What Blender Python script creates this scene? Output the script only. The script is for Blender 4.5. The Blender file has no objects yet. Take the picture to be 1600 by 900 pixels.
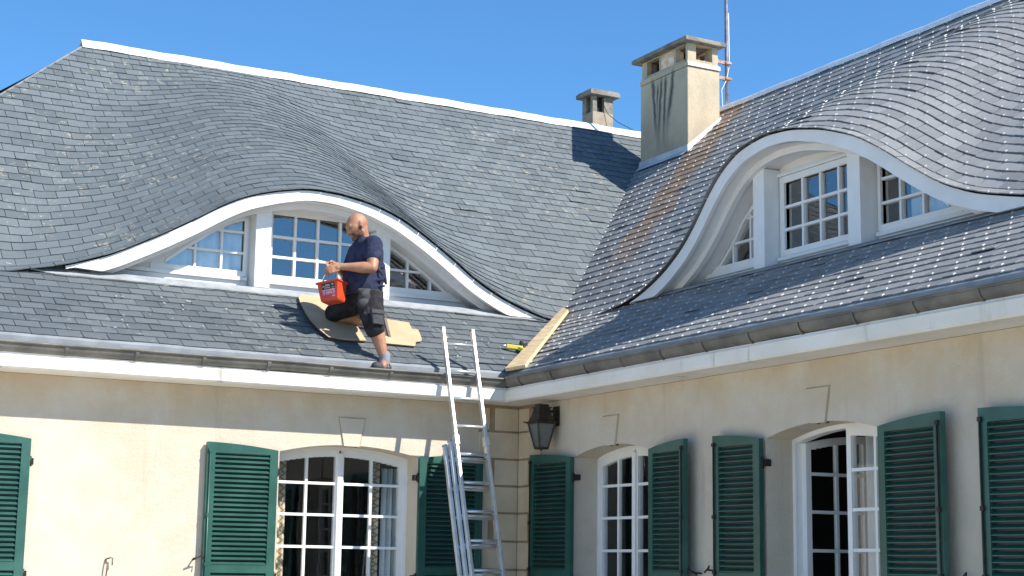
import bpy, bmesh, math, random
import numpy as np
from mathutils import Vector, Matrix
random.seed(7); rng = np.random.RandomState(11)
C = bpy.context.scene
COL = C.collection
R = math.radians
# world units are metres; z = 0 is the photographer's eye height, ground at z = GZ
GZ = -1.5
# ---------------------------------------------------------------- camera
cam = bpy.data.objects.new('camera', bpy.data.cameras.new('camera')); COL.objects.link(cam)
yaw, pitch, roll = 0.49969, 0.16974, 0.014724
fv = Vector((math.sin(yaw)*math.cos(pitch), math.cos(yaw)*math.cos(pitch), math.sin(pitch)))
rv = Vector((math.cos(yaw), -math.sin(yaw), 0)); uv_ = rv.cross(fv)
r2 = rv*math.cos(roll)+uv_*math.sin(roll); u2 = -rv*math.sin(roll)+uv_*math.cos(roll)
cam.matrix_world = Matrix(((r2.x, u2.x, -fv.x, -6.2932), (r2.y, u2.y, -fv.y, -11.3752), (r2.z, u2.z, -fv.z, 0.0), (0, 0, 0, 1)))
cam.data.sensor_width = 36; cam.data.lens = 2534.46/1600*36; cam.data.clip_end = 5000
C.camera = cam
# ---------------------------------------------------------------- light
SAZ, SEL = R(54.0), R(43.6)
SUN = Vector((math.cos(SAZ)*math.cos(SEL), -math.sin(SAZ)*math.cos(SEL), math.sin(SEL)))
w = bpy.data.worlds.new('World'); C.world = w; w.use_nodes = True
nt = w.node_tree; bg = nt.nodes['Background']
sky = nt.nodes.new('ShaderNodeTexSky'); sky.sky_type = 'NISHITA'; sky.sun_disc = False
sky.sun_elevation = SEL; sky.sun_rotation = math.atan2(SUN.x, SUN.y)
sky.air_density = 1.0; sky.dust_density = 0.0; sky.ozone_density = 4.5; sky.altitude = 1200
tn = nt.nodes.new('ShaderNodeMix'); tn.data_type = 'RGBA'; tn.blend_type = 'MULTIPLY'; tn.inputs[0].default_value = 1; tn.inputs[7].default_value = (.60, .97, 1.14, 1)
nt.links.new(sky.outputs[0], tn.inputs[6]); nt.links.new(tn.outputs[2], bg.inputs[0]); bg.inputs[1].default_value = 0.092
sl = bpy.data.lights.new('sun', 'SUN'); sl.energy = 4.1; sl.angle = R(0.5); sl.color = (1, .945, .86)
so = bpy.data.objects.new('sun', sl); COL.objects.link(so)
so.rotation_euler = (-SUN).to_track_quat('-Z', 'Y').to_euler(); so.location = SUN*30
C.cycles.caustics_reflective = True; C.cycles.sample_clamp_indirect = 30.0
vs = C.view_settings; vs.view_transform = 'Standard'; vs.look = 'None'; vs.exposure = 1.0; vs.gamma = 1; vs.use_curve_mapping = False

# ---------------------------------------------------------------- helpers
def tag(o, label=None, cat=None, group=None, kind=None):
    if label: o['label'] = label
    if cat: o['category'] = cat
    if group: o['group'] = group
    if kind: o['kind'] = kind
    return o
def empty(name, loc=(0, 0, 0), parent=None):
    o = bpy.data.objects.new(name, None); COL.objects.link(o); o.location = loc; o.empty_display_size = .1
    if parent: o.parent = parent
    return o
class MB:
    def __init__(s): s.v = []; s.f = []; s.m = []; s.sm = []
    def face(s, pts, m=0, smooth=False):
        b = len(s.v); s.v += [tuple(p) for p in pts]; s.f.append(tuple(range(b, b+len(pts)))); s.m.append(m); s.sm.append(smooth)
    def hexa(s, P, m=0):
        b = len(s.v); s.v += [tuple(p) for p in P]
        for q in ((0, 3, 2, 1), (4, 5, 6, 7), (0, 1, 5, 4), (1, 2, 6, 5), (2, 3, 7, 6), (3, 0, 4, 7)):
            s.f.append(tuple(b+i for i in q)); s.m.append(m); s.sm.append(False)
    def box(s, x0, x1, y0, y1, z0, z1, m=0):
        s.hexa([(x0, y0, z0), (x1, y0, z0), (x1, y1, z0), (x0, y1, z0), (x0, y0, z1), (x1, y0, z1), (x1, y1, z1), (x0, y1, z1)], m)
    def bar(s, a, b, w, h, up=(0, 0, 1), m=0):
        a = Vector(a); b = Vector(b); d = (b-a).normalized(); up = Vector(up)
        if abs(d.dot(up)) > .98: up = Vector((0, 1, 0))
        x = d.cross(up).normalized()*w/2; y = x.cross(d).normalized()*h/2
        s.hexa([a-x-y, a+x-y, b+x-y, b-x-y, a-x+y, a+x+y, b+x+y, b-x+y], m)
    def tube(s, pts, r, n=10, m=0, caps=True, smooth=True):
        pts = [Vector(p) for p in pts]; rs = r if hasattr(r, '__len__') else [r]*len(pts)
        b = len(s.v); prev = None
        for i, p in enumerate(pts):
            d = (pts[min(i+1, len(pts)-1)]-pts[max(i-1, 0)]).normalized()
            if prev is None:
                a = d.cross(Vector((0, 0, 1)))
                if a.length < .1: a = d.cross(Vector((0, 1, 0)))
                a.normalize()
            else: a = (prev-d*prev.dot(d)).normalized()
            prev = a; c = d.cross(a)
            for k in range(n):
                t = 2*math.pi*k/n; s.v.append(tuple(p+(a*math.cos(t)+c*math.sin(t))*rs[i]))
        for i in range(len(pts)-1):
            for k in range(n):
                k2 = (k+1) % n
                s.f.append((b+i*n+k, b+i*n+k2, b+(i+1)*n+k2, b+(i+1)*n+k)); s.m.append(m); s.sm.append(smooth)
        if caps:
            s.f.append(tuple(b+k for k in range(n))[::-1]); s.m.append(m); s.sm.append(False)
            e = b+(len(pts)-1)*n; s.f.append(tuple(e+k for k in range(n))); s.m.append(m); s.sm.append(False)
    def ell(s, c, r, M=None, n=12, m=0):
        c = Vector(c); b = len(s.v); M = M or Matrix.Identity(3)
        for i in range(n+1):
            th = math.pi*i/n
            for k in range(2*n):
                ph = math.pi*k/n
                s.v.append(tuple(c+M@Vector((r[0]*math.sin(th)*math.cos(ph), r[1]*math.sin(th)*math.sin(ph), r[2]*math.cos(th)))))
        for i in range(n):
            for k in range(2*n):
                k2 = (k+1) % (2*n); s.f.append((b+i*2*n+k, b+(i+1)*2*n+k, b+(i+1)*2*n+k2, b+i*2*n+k2)); s.m.append(m); s.sm.append(True)
    def grid(s, rows, m=0, smooth=True, close=False):
        b = len(s.v); nr = len(rows); nc = len(rows[0])
        for r_ in rows: s.v += [tuple(p) for p in r_]
        for i in range(nr-1):
            for k in range(nc-1 if not close else nc):
                k2 = (k+1) % nc
                s.f.append((b+i*nc+k, b+i*nc+k2, b+(i+1)*nc+k2, b+(i+1)*nc+k)); s.m.append(m); s.sm.append(smooth)
    def prism(s, outline, y0, y1, m=0):
        """outline in (x,z), counter-clockwise seen from -y, extruded from y0 (front) to y1"""
        n = len(outline)
        s.face([(x, y0, z) for x, z in outline], m); s.face([(x, y1, z) for x, z in outline][::-1], m)
        for i in range(n):
            a = outline[i]; b = outline[(i+1) % n]
            s.face([(a[0], y0, a[1]), (a[0], y1, a[1]), (b[0], y1, b[1]), (b[0], y0, b[1])], m)
    def build(s, name, mats, parent=None, loc=None, rz=None, bevel=0, merge=False):
        me = bpy.data.meshes.new(name); me.from_pydata(s.v, [], s.f)
        for mt in (mats if isinstance(mats, (list, tuple)) else [mats]): me.materials.append(mt)
        me.polygons.foreach_set('material_index', s.m); me.polygons.foreach_set('use_smooth', s.sm)
        if merge:
            bm = bmesh.new(); bm.from_mesh(me); bmesh.ops.remove_doubles(bm, verts=bm.verts, dist=1e-5); bm.to_mesh(me); bm.free()
        me.update()
        o = bpy.data.objects.new(name, me); COL.objects.link(o)
        if parent: o.parent = parent
        if loc is not None: o.location = loc
        if rz is not None: o.rotation_euler = (0, 0, rz)
        if bevel:
            bv = o.modifiers.new('bevel', 'BEVEL'); bv.width = bevel; bv.segments = 2; bv.limit_method = 'ANGLE'; bv.angle_limit = R(40)
        return o

# ---------------------------------------------------------------- materials
def mat(name, col, rough=.6, metal=0, spec=.5):
    m = bpy.data.materials.new(name); m.use_nodes = True; b = m.node_tree.nodes['Principled BSDF']
    b.inputs['Base Color'].default_value = (*col, 1); b.inputs['Roughness'].default_value = rough
    b.inputs['Metallic'].default_value = metal; b.inputs['Specular IOR Level'].default_value = spec
    return m
class N:
    """tiny node-graph helper"""
    def __init__(s, m): s.m = m; s.t = m.node_tree; s.b = s.t.nodes['Principled BSDF']; s.co = s.t.nodes.new('ShaderNodeTexCoord').outputs['Object']
    def new(s, k, **kw):
        n = s.t.nodes.new(k)
        for a, v in kw.items(): setattr(n, a, v)
        return n
    def link(s, a, b): s.t.links.new(a, b)
    def setv(s, sock, v):
        if hasattr(v, 'links') or hasattr(v, 'is_linked'): s.link(v, sock)
        else: sock.default_value = v
    def math(s, op, a, b=0.0, c=0.0):
        n = s.new('ShaderNodeMath', operation=op); s.setv(n.inputs[0], a); s.setv(n.inputs[1], b)
        if op in ('MULTIPLY_ADD', 'SMOOTH_MIN', 'COMPARE'): s.setv(n.inputs[2], c)
        return n.outputs[0]
    def noise(s, scale, detail=4, rough=.55, vec=None, dist=0):
        n = s.new('ShaderNodeTexNoise'); n.inputs['Scale'].default_value = scale; n.inputs['Detail'].default_value = detail
        n.inputs['Roughness'].default_value = rough; n.inputs['Distortion'].default_value = dist
        s.link(vec if vec is not None else s.co, n.inputs['Vector']); return n.outputs['Fac']
    def scale(s, v3, vec=None):
        n = s.new('ShaderNodeMapping'); n.inputs['Scale'].default_value = v3; s.link(vec if vec is not None else s.co, n.inputs['Vector']); return n.outputs[0]
    def ramp(s, f, a, b, lo=0., hi=1.):
        n = s.new('ShaderNodeMapRange'); n.interpolation_type = 'SMOOTHSTEP'
        s.link(f, n.inputs['Value']); n.inputs['From Min'].default_value = a; n.inputs['From Max'].default_value = b
        n.inputs['To Min'].default_value = lo; n.inputs['To Max'].default_value = hi; return n.outputs[0]
    def mix(s, f, a, b, mode='MIX'):
        n = s.new('ShaderNodeMix', data_type='RGBA', blend_type=mode)
        s.setv(n.inputs[0], f)
        for i, v in ((6, a), (7, b)):
            if hasattr(v, 'is_linked'): s.link(v, n.inputs[i])
            else: n.inputs[i].default_value = (*v, 1) if len(v) == 3 else v
        return n.outputs[2]
    def bump(s, h, st=.3, d=.01, prev=None):
        n = s.new('ShaderNodeBump'); n.inputs['Strength'].default_value = st; n.inputs['Distance'].default_value = d
        s.link(h, n.inputs['Height']); 
        if prev is not None: s.link(prev, n.inputs['Normal'])
        s.link(n.outputs[0], s.b.inputs['Normal']); return n.outputs[0]
    def color(s, c): s.link(c, s.b.inputs['Base Color'])
    def xyz(s):
        n = s.new('ShaderNodeSeparateXYZ'); s.link(s.co, n.inputs[0]); return n.outputs

def mottled(name, col, col2, sc=3, rough=.7, bsc=60, bst=.2, bd=.004, metal=0, spec=.4, fine=.0):
    m = mat(name, col, rough, metal, spec); n = N(m)
    f = n.ramp(n.noise(sc, 6, .6), .35, .68)
    c = n.mix(f, col, col2)
    if fine: c = n.mix(n.ramp(n.noise(sc*14, 4, .7), .55, .75, 0, fine), c, tuple(x*.55 for x in col))
    n.color(c); n.bump(n.noise(bsc, 4, .6), bst, bd); return m

def stucco(name, tint=1.0):
    m = mat(name, (.6, .5, .4), .88, 0, .15); n = N(m)
    big = n.ramp(n.noise(.9, 5, .6), .35, .7); med = n.ramp(n.noise(5, 6, .65), .4, .7)
    c = n.mix(big, (.585*tint, .52*tint, .425*tint), (.54*tint, .465*tint, .36*tint))
    c = n.mix(n.math('MULTIPLY', med, .55), c, (.62*tint, .57*tint, .485*tint))
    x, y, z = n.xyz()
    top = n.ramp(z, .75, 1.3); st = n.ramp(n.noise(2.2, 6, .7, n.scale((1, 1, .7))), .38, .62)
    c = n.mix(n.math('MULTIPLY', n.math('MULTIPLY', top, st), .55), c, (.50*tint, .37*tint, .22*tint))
    run = n.ramp(n.noise(9, 5, .6, n.scale((1, 1, .08))), .56, .75)
    c = n.mix(n.math('MULTIPLY', run, .38), c, (.36, .30, .23))
    patch_ = n.ramp(n.noise(1.7, 6, .7), .56, .64); c = n.mix(n.math('MULTIPLY', patch_, .22), c, (.46*tint, .40*tint, .31*tint))
    sp = n.ramp(n.noise(55, 3, .6), .60, .72)
    c = n.mix(n.math('MULTIPLY', sp, .30), c, (.47*tint, .39*tint, .29*tint)); n.color(c)
    b1 = n.bump(n.noise(34, 6, .72), .55, .012); n.bump(n.noise(150, 3, .6), .35, .004, b1)
    return m

def slate(name, base, light, dark, rust=False, lichen=.5, rough=.5):
    m = mat(name, base, rough, 0, .32); n = N(m)
    g = n.new('ShaderNodeNewGeometry').outputs['Random Per Island']
    c = n.mix(n.ramp(g, 0, 1), dark, light)
    g2 = n.math('FRACT', n.math('MULTIPLY', g, 37.7))
    c = n.mix(n.ramp(g2, .8, 1, 0, .40), c, tuple(x*1.22 for x in light))
    c = n.mix(n.ramp(g2, 0, .12, .5, 0), c, tuple(x*.72 for x in dark))
    c = n.mix(n.ramp(n.noise(1.1, 5, .6), .35, .7, 0, .45), c, tuple(x*1.05 for x in light))
    pat = n.ramp(n.noise(26, 5, .7), .55, .75, 0, .35)
    c = n.mix(pat, c, tuple(min(1, x*1.45) for x in light))
    if lichen:
        reg = n.ramp(n.noise(.8, 3, .5), .42, .60); sp = n.ramp(n.noise(13, 6, .75), .56, .66)
        c = n.mix(n.math('MULTIPLY', n.math('MULTIPLY', reg, sp), lichen), c, (.34, .31, .24))
        sp2 = n.ramp(n.noise(22, 3, .6), .70, .76)
        c = n.mix(n.math('MULTIPLY', sp2, lichen*.9), c, (.42, .40, .35))
    if rust:
        x, y, z = n.xyz()
        wob = n.math('MULTIPLY', n.math('SUBTRACT', n.noise(1.5, 4, .6), .5), .7)
        # local x runs along the roof towards the camera (= -world y), local y up the slope
        cen = n.math('ADD', n.math('MULTIPLY_ADD', y, -.62, .06), wob)
        d = n.math('ABSOLUTE', n.math('SUBTRACT', x, cen))
        band = n.ramp(d, .17, .32, 1, 0); fall = n.ramp(y, 1.15, 2.1, .0, 1.0)
        st = n.ramp(n.noise(7, 5, .7, n.scale((2.4, .8, .8))), .36, .58)
        k = n.math('MULTIPLY', n.math('MULTIPLY', band, fall), n.math('MULTIPLY_ADD', st, .65, .35))
        c = n.mix(n.math('MULTIPLY', k, .9), c, (.33, .20, .11))
    n.color(c)
    r_ = n.ramp(n.noise(18, 4, .6), .3, .7, rough-.09, rough+.14); n.link(r_, n.b.inputs['Roughness'])
    b1 = n.bump(n.noise(22, 6, .7, n.scale((1, 1, 1))), .35, .008)
    return m

def wood(name, c1, c2, sc=(30, 2, 30), rough=.75):
    m = mat(name, c1, rough, 0, .2); n = N(m)
    f = n.noise(1, 6, .65, n.scale(sc), dist=.6); c = n.mix(n.ramp(f, .35, .65), c1, c2)
    n.color(c); n.bump(f, .2, .003); return m

M = {}
M['stucco'] = stucco('cream_stucco')
M['quoin'] = mottled('quoin_render', (.62, .52, .38), (.52, .42, .29), 2.2, .88, 40, .5, .008, spec=.15, fine=.2)
M['keyjoint'] = mottled('keystone_cut', (.42, .345, .24), (.34, .27, .18), 8, .9, 40, .4, .005, spec=.1)
M['joint'] = mottled('render_joint', (.34, .26, .17), (.26, .19, .12), 8, .9, 40, .4, .005, spec=.1)
M['slateL'] = slate('old_slate', (.12, .13, .14), (.133, .153, .162), (.100, .117, .125), lichen=1.0, rough=.56)
M['slateLL'] = slate('old_slate_eaves', (.12, .13, .14), (.120, .137, .146), (.084, .098, .106), lichen=.75, rough=.55)
M['slateR'] = slate('newer_slate', (.2, .2, .2), (.265, .267, .262), (.185, .189, .190), rust=True, lichen=.35, rough=.52)
M['deck'] = mat('slate_underlay', (.09, .085, .085), .9)
M['hook'] = mat('slate_hook', (.55, .55, .55), .5, .1)
M['zinc'] = mottled('zinc_sheet', (.62, .64, .66), (.50, .53, .56), 6, .5, 50, .2, .003, .25, fine=.15)
M['gutter'] = mottled('weathered_zinc_gutter', (.185, .175, .15), (.11, .107, .097), 5, .6, 30, .5, .006, .1, fine=.6)
M['eaveszinc'] = mottled('dull_zinc', (.29, .31, .33), (.22, .24, .26), 6, .55, 50, .2, .003, .1, fine=.3)
M['flash'] = mottled('painted_flashing', (.37, .39, .40), (.27, .29, .305), 7, .6, 40, .3, .004, .1, fine=.35)
M['lead'] = mottled('lead_ledge', (.26, .27, .28), (.19, .20, .21), 5, .55, 40, .3, .004, .2, fine=.3)
M['white'] = mottled('white_paint', (.80, .80, .79), (.74, .735, .72), 4, .55, 60, .12, .003, spec=.35)
M['whitewin'] = mottled('white_window_paint', (.82, .82, .81), (.77, .77, .755), 6, .4, 70, .08, .002, spec=.45)
def cornice(name):
    m = mat(name, (.7, .68, .62), .7, 0, .25); n = N(m)
    c = n.mix(n.ramp(n.noise(2.5, 5, .6), .35, .7), (.78, .755, .70), (.70, .67, .60))
    run = n.ramp(n.noise(5, 5, .65, n.scale((1, 1, .12))), .58, .70); n_ = n.ramp(n.noise(1.3, 3), .4, .6)
    c = n.mix(n.math('MULTIPLY', n.math('MULTIPLY', run, n_), .75), c, (.26, .25, .23))
    n.color(c); n.bump(n.noise(30, 5, .6), .3, .004); return m
M['cornice'] = cornice('painted_cornice')
def green(name):
    m = mat(name, (.012, .075, .06), .34, 0, .5); n = N(m)
    c = n.mix(n.ramp(n.noise(3, 6, .65), .35, .7), (.017, .074, .058), (.036, .112, .088))
    c = n.mix(n.ramp(n.noise(30, 4, .7), .62, .8, 0, .35), c, (.05, .13, .11)); n.color(c)
    n.bump(n.noise(45, 4, .6), .12, .002); return m
M['green'] = green('green_shutter_paint')
M['iron'] = mottled('black_iron', (.022, .018, .016), (.05, .035, .03), 20, .5, 90, .3, .002, .3)
M['alu'] = mottled('aluminium', (.72, .72, .70), (.60, .60, .58), 12, .38, 80, .1, .002, .75, fine=.2)
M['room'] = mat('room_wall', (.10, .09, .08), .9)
M['lantern_glass'] = mat('lantern_glass', (.13, .135, .125), .25, 0, .5)
M['plank'] = wood('fresh_softwood', (.66, .53, .34), (.53, .38, .20), (28, 3, 28))
M['card'] = mottled('cardboard', (.50, .385, .25), (.44, .33, .205), 5, .85, 90, .12, .002, spec=.1)
M['card_edge'] = mat('cardboard_edge', (.20, .13, .075), .9)
M['white_plastic'] = mat('white_plastic', (.8, .8, .8), .35)
M['yellow'] = mat('yellow_plastic', (.72, .62, .08), .4)
M['black'] = mat('black_plastic', (.02, .02, .022), .45)

def glassmat(name, refl=.28, tint=(1, 1, 1)):
    m = bpy.data.materials.new(name); m.use_nodes = True; t = m.node_tree; t.nodes.clear()
    o = t.nodes.new('ShaderNodeOutputMaterial'); mx = t.nodes.new('ShaderNodeMixShader')
    tr = t.nodes.new('ShaderNodeBsdfTransparent'); gl = t.nodes.new('ShaderNodeBsdfGlossy'); fr = t.nodes.new('ShaderNodeLayerWeight'); pw = t.nodes.new('ShaderNodeMath'); pw.operation = 'POWER'; pw.inputs[1].default_value = 4.5
    tr.inputs[0].default_value = (.86, .90, .90, 1); gl.inputs[0].default_value = (*tint, 1); gl.inputs['Roughness'].default_value = 0.004
    
    ad = t.nodes.new('ShaderNodeMath'); ad.operation = 'ADD'; ad.use_clamp = True; ad.inputs[1].default_value = refl
    nz = t.nodes.new('ShaderNodeTexNoise'); nz.inputs['Scale'].default_value = 2.2; nz.inputs['Detail'].default_value = 1
    tc = t.nodes.new('ShaderNodeTexCoord'); bp = t.nodes.new('ShaderNodeBump'); bp.inputs['Strength'].default_value = .08; bp.inputs['Distance'].default_value = .02
    t.links.new(tc.outputs['Object'], nz.inputs['Vector']); t.links.new(nz.outputs['Fac'], bp.inputs['Height']); t.links.new(bp.outputs[0], gl.inputs['Normal'])
    t.links.new(fr.outputs['Facing'], pw.inputs[0]); t.links.new(pw.outputs[0], ad.inputs[0]); t.links.new(ad.outputs[0], mx.inputs[0])
    t.links.new(tr.outputs[0], mx.inputs[1]); t.links.new(gl.outputs[0], mx.inputs[2]); t.links.new(mx.outputs[0], o.inputs[0])
    return m
M['glass'] = glassmat('window_glass', .07)
M['glassD'] = glassmat('dormer_glass', .19)

# ---------------------------------------------------------------- ground (below the frame)
gm = MB(); gm.face([(-400, -400, GZ), (400, -400, GZ), (400, 400, GZ), (-400, 400, GZ)])
M['ground'] = mottled('gravel_ground', (.62, .565, .46), (.52, .47, .38), 1.5, .9, 60, .5, .01)
tag(gm.build('ground', M['ground']), kind='structure')
gm = MB(); gm.box(-7.5, 0, -4.0, 0, GZ+.004, GZ+.05); gm.box(-1.8, 0, -9, -4.0, GZ+.004, GZ+.05)
M['paving'] = mottled('terrace_paving', (.74, .68, .57), (.66, .60, .50), 2, .85, 40, .4, .005)
tag(gm.build('terrace', M['paving']), kind='structure')

# ================================================================= HOUSE
house = empty('house', (0, 0, GZ))
tag(house, 'cream rendered L-shaped house with grey slate roof, two eyebrow dormers and green shutters', 'house')
LOFF = (0, 0, -GZ)          # children use eye-height coordinates
RZ = -math.pi/2             # right wing frame: local x = towards camera, local y = into the wing
def part(mb, name, mats, side='L', parent=None, label=None, bevel=0, merge=False):
    o = mb.build(name, mats, parent or house, None if parent else LOFF, (RZ if side == 'R' else 0) if not parent else None, bevel, merge)
    if label: o['label'] = label
    return o

# ---- walls
WT = 1.26
def arch_z(u, c, hw, spring=.812, rise=.07):
    k = max(0., 1-((u-c)/hw)**2); return spring+rise*k
def wall(mb, u0, u1, opens, zb=GZ, zt=WT, depth=.30):
    """front skin at y=0 with arched openings [(centre, half width)], plus reveals"""
    cur = u0
    for c, hw in opens:
        a, b = c-hw, c+hw
        mb.face([(cur, 0, zb), (a, 0, zb), (a, 0, zt), (cur, 0, zt)])
        n = 20; us = [a+(b-a)*i/n for i in range(n+1)]
        for p, q in zip(us[:-1], us[1:]):
            zp, zq = arch_z(p, c, hw), arch_z(q, c, hw)
            mb.face([(p, 0, zp), (q, 0, zq), (q, 0, zt), (p, 0, zt)])
            mb.face([(p, 0, zp), (p, depth, zp), (q, depth, zq), (q, 0, zq)])
        mb.face([(a, 0, zb), (a, depth, zb), (a, depth, arch_z(a, c, hw)), (a, 0, arch_z(a, c, hw))])
        mb.face([(b, 0, zb), (b, 0, arch_z(b, c, hw)), (b, depth, arch_z(b, c, hw)), (b, depth, zb)])
        # threshold-side masonry behind the reveal (room side jambs)
        cur = b
    mb.face([(cur, 0, zb), (u1, 0, zb), (u1, 0, zt), (cur, 0, zt)])
OPL = [(-5.15, .57), (-1.45, .57)]
OPR = [(1.385, .52), (3.725, .52), (6.07, .52)]
mb = MB(); wall(mb, -6.6, 0, OPL); part(mb, 'wall', M['stucco'], 'L', label='sunlit cream rendered wall of the left wing')
mb = MB(); wall(mb, 0, 9.0, OPR); part(mb, 'wall', M['stucco'], 'R', label='shaded cream rendered wall of the right wing')
mb = MB()   # far outer walls (never seen from here but close the volume)
mb.face([(-6.6, 0, GZ), (-6.6, 7.7, GZ), (-6.6, 7.7, WT), (-6.6, 0, WT)]); mb.face([(-6.6, 7.7, GZ), (7.7, 7.7, GZ), (7.7, 7.7, WT), (-6.6, 7.7, WT)])
mb.face([(7.7, 7.7, GZ), (7.7, -9, GZ), (7.7, -9, WT), (7.7, 7.7, WT)]); mb.face([(0, -9, GZ), (7.7, -9, GZ), (7.7, -9, WT), (0, -9, WT)])
part(mb, 'outer_wall', M['stucco'])
# rooms behind the windows: dark linings
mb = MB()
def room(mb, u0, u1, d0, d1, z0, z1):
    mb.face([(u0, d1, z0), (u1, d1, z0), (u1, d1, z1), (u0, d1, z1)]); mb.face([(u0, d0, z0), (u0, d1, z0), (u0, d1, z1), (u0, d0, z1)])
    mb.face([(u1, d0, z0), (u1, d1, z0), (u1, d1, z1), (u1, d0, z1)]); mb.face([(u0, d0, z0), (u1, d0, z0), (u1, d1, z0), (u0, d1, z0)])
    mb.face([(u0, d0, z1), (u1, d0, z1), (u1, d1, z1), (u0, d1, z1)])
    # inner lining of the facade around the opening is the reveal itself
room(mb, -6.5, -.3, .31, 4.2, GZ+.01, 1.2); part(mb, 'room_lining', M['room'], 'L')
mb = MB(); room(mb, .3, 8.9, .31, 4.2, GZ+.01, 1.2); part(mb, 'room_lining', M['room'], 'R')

# ---- keystones (raised plaster trapezoids with a cut joint) and corner quoins
def keystone(c, side):
    z0, z1 = .874, 1.085; w0, w1 = .062, .104
    mb = MB(); mb.prism([(c-w0, z0), (c+w0, z0), (c+w1, z1), (c-w1, z1)], -.011, .004)
    j = .009
    k = MB(); k.prism([(c-w0-j, z0-.002), (c+w0+j, z0-.002), (c+w1+j, z1+j), (c-w1-j, z1+j)], -.003, .003)
    o = part(mb, 'keystone', M['stucco'], side, bevel=.003); part(k, 'keystone_joint', M['keyjoint'], side)
keystone(-1.45, 'L'); keystone(1.38, 'R'); keystone(3.72, 'R'); keystone(6.07, 'R')
def quoins(side):
    zs = [1.245, 1.052, .834, .622, .41, .19, -.03, -.25, -.47, -.69, -.91, -1.13, -1.35, GZ]
    mb = MB(); jb = MB()
    for i in range(len(zs)-1):
        wl = .36 if i % 2 == 1 else .22
        if side == 'R': wl = .17 if i % 2 == 0 else .36
        x0, x1 = (-wl, -.012) if side == 'L' else (.012, wl)
        mb.box(x0, x1, -.012, .005, zs[i+1]+.008, zs[i]-.008)
    x0, x1 = (-.27, -.0) if side == 'L' else (0, .22)
    jb.box(x0, x1, -.004, .003, GZ, 1.25)
    for z in zs[:-1]: jb.box((-.365 if side == 'L' else 0), (0 if side == 'L' else .365), -.005, .002, z-.011, z+.011)
    part(mb, 'quoin', M['quoin'], side, bevel=.004); part(jb, 'quoin_joint', M['joint'], side)
quoins('L'); quoins('R')

# ---- cornice + gutter
def cornice_run(u0, u1, mitre, side):
    """mitre: x of inner corner end; front y=-.27"""
    mb = MB(); f = -.27
    prof = [(0, 1.262), (f+.012, 1.262), (f, 1.274), (f, 1.352), (f+.018, 1.356), (f+.018, 1.372), (0, 1.372)]
    a = [((u0 if side == 'L' else -y*0+ (y if side == 'R' else 0)), y, z) for y, z in prof]
    if side == 'L': A = [(u0, y, z) for y, z in prof]; B = [(y, y, z) for y, z in prof]      # ends on the mitre x=y
    else: A = [(-y, y, z) for y, z in prof]; B = [(u1, y, z) for y, z in prof]               # starts on the mitre u=-y
    n = len(prof)
    for i in range(n):
        j = (i+1) % n; mb.face([A[i], B[i], B[j], A[j]])
    mb.face(A[::-1]); mb.face(B)
    part(mb, 'cornice', M['cornice'], side)
cornice_run(-6.75, 0, 0, 'L'); cornice_run(0, 9.2, 0, 'R')
def gutter(side):
    cy, cz, r = -.232, 1.436, .064
    g = MB(); n = 14
    def ring(u, rr, m):
        out = []
        for k in range(n+1):
            t = math.pi*k/n      # from outer lip (y-) down and round to the back
            y = cy-rr*math.cos(t); z = cz-rr*math.sin(t)
            x = (min(u, y) if side == 'L' else max(u, -y)) if m else u
            out.append((x, y, z))
        return out
    us = np.linspace(-6.9, -.2, 60) if side == 'L' else np.linspace(.2, 9.2, 70)
    wob = [0.003*math.sin(u*2.1)+.002*math.sin(u*5.3) for u in us]
    rows = [[(p[0], p[1], p[2]+wv) for p in ring(u, r, True)] for u, wv in zip(us, wob)]
    g.grid(rows)
    rows2 = [[(p[0], p[1], p[2]+wv) for p in ring(u, r-.004, True)] for u, wv in zip(us, wob)]; g.grid(rows2)
    # rolled front bead
    lip = [((min(u, cy-r) if side == 'L' else max(u, r-cy)), cy-r-.004, cz+.004+wv) for u, wv in zip(us, wob)]
    g.tube(lip, .0095, 8)
    gt = part(g, 'gutter', M['gutter'], side, label=('half-round zinc gutter over the left wing, in full sun' if side == 'L' else 'half-round zinc gutter rising along the right wing'))
    # soldered joints
    u = -6.6 if side == 'L' else .50
    while (u < -.45 if side == 'L' else u < 9):
        c = MB(); n2 = 14
        rows = [[(u+du, cy-(r+.007)*math.cos(math.pi*k/n2), cz-(r+.007)*math.sin(math.pi*k/n2)) for k in range(n2+1)] for du in (-.013, .013)]
        c.grid(rows); c.build('joint_collar', M['gutter'], gt)
        u += .485
    # back flashing between gutter and slates
    b = MB()
    pr = [(-.225, 1.425), (-.230, 1.488), (-.19, 1.516)]
    for (ya, za), (yb, zb_) in zip(pr[:-1], pr[1:]):
        if side == 'L': b.face([(-6.9, ya, za), (ya, ya, za), (yb, yb, zb_), (-6.9, yb, zb_)])
        else: b.face([(-ya, ya, za), (9.2, ya, za), (9.2, yb, zb_), (-yb, yb, zb_)])
    part(b, 'eaves_flashing', M['eaveszinc'], side)
gutter('L'); gutter('R')

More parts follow.
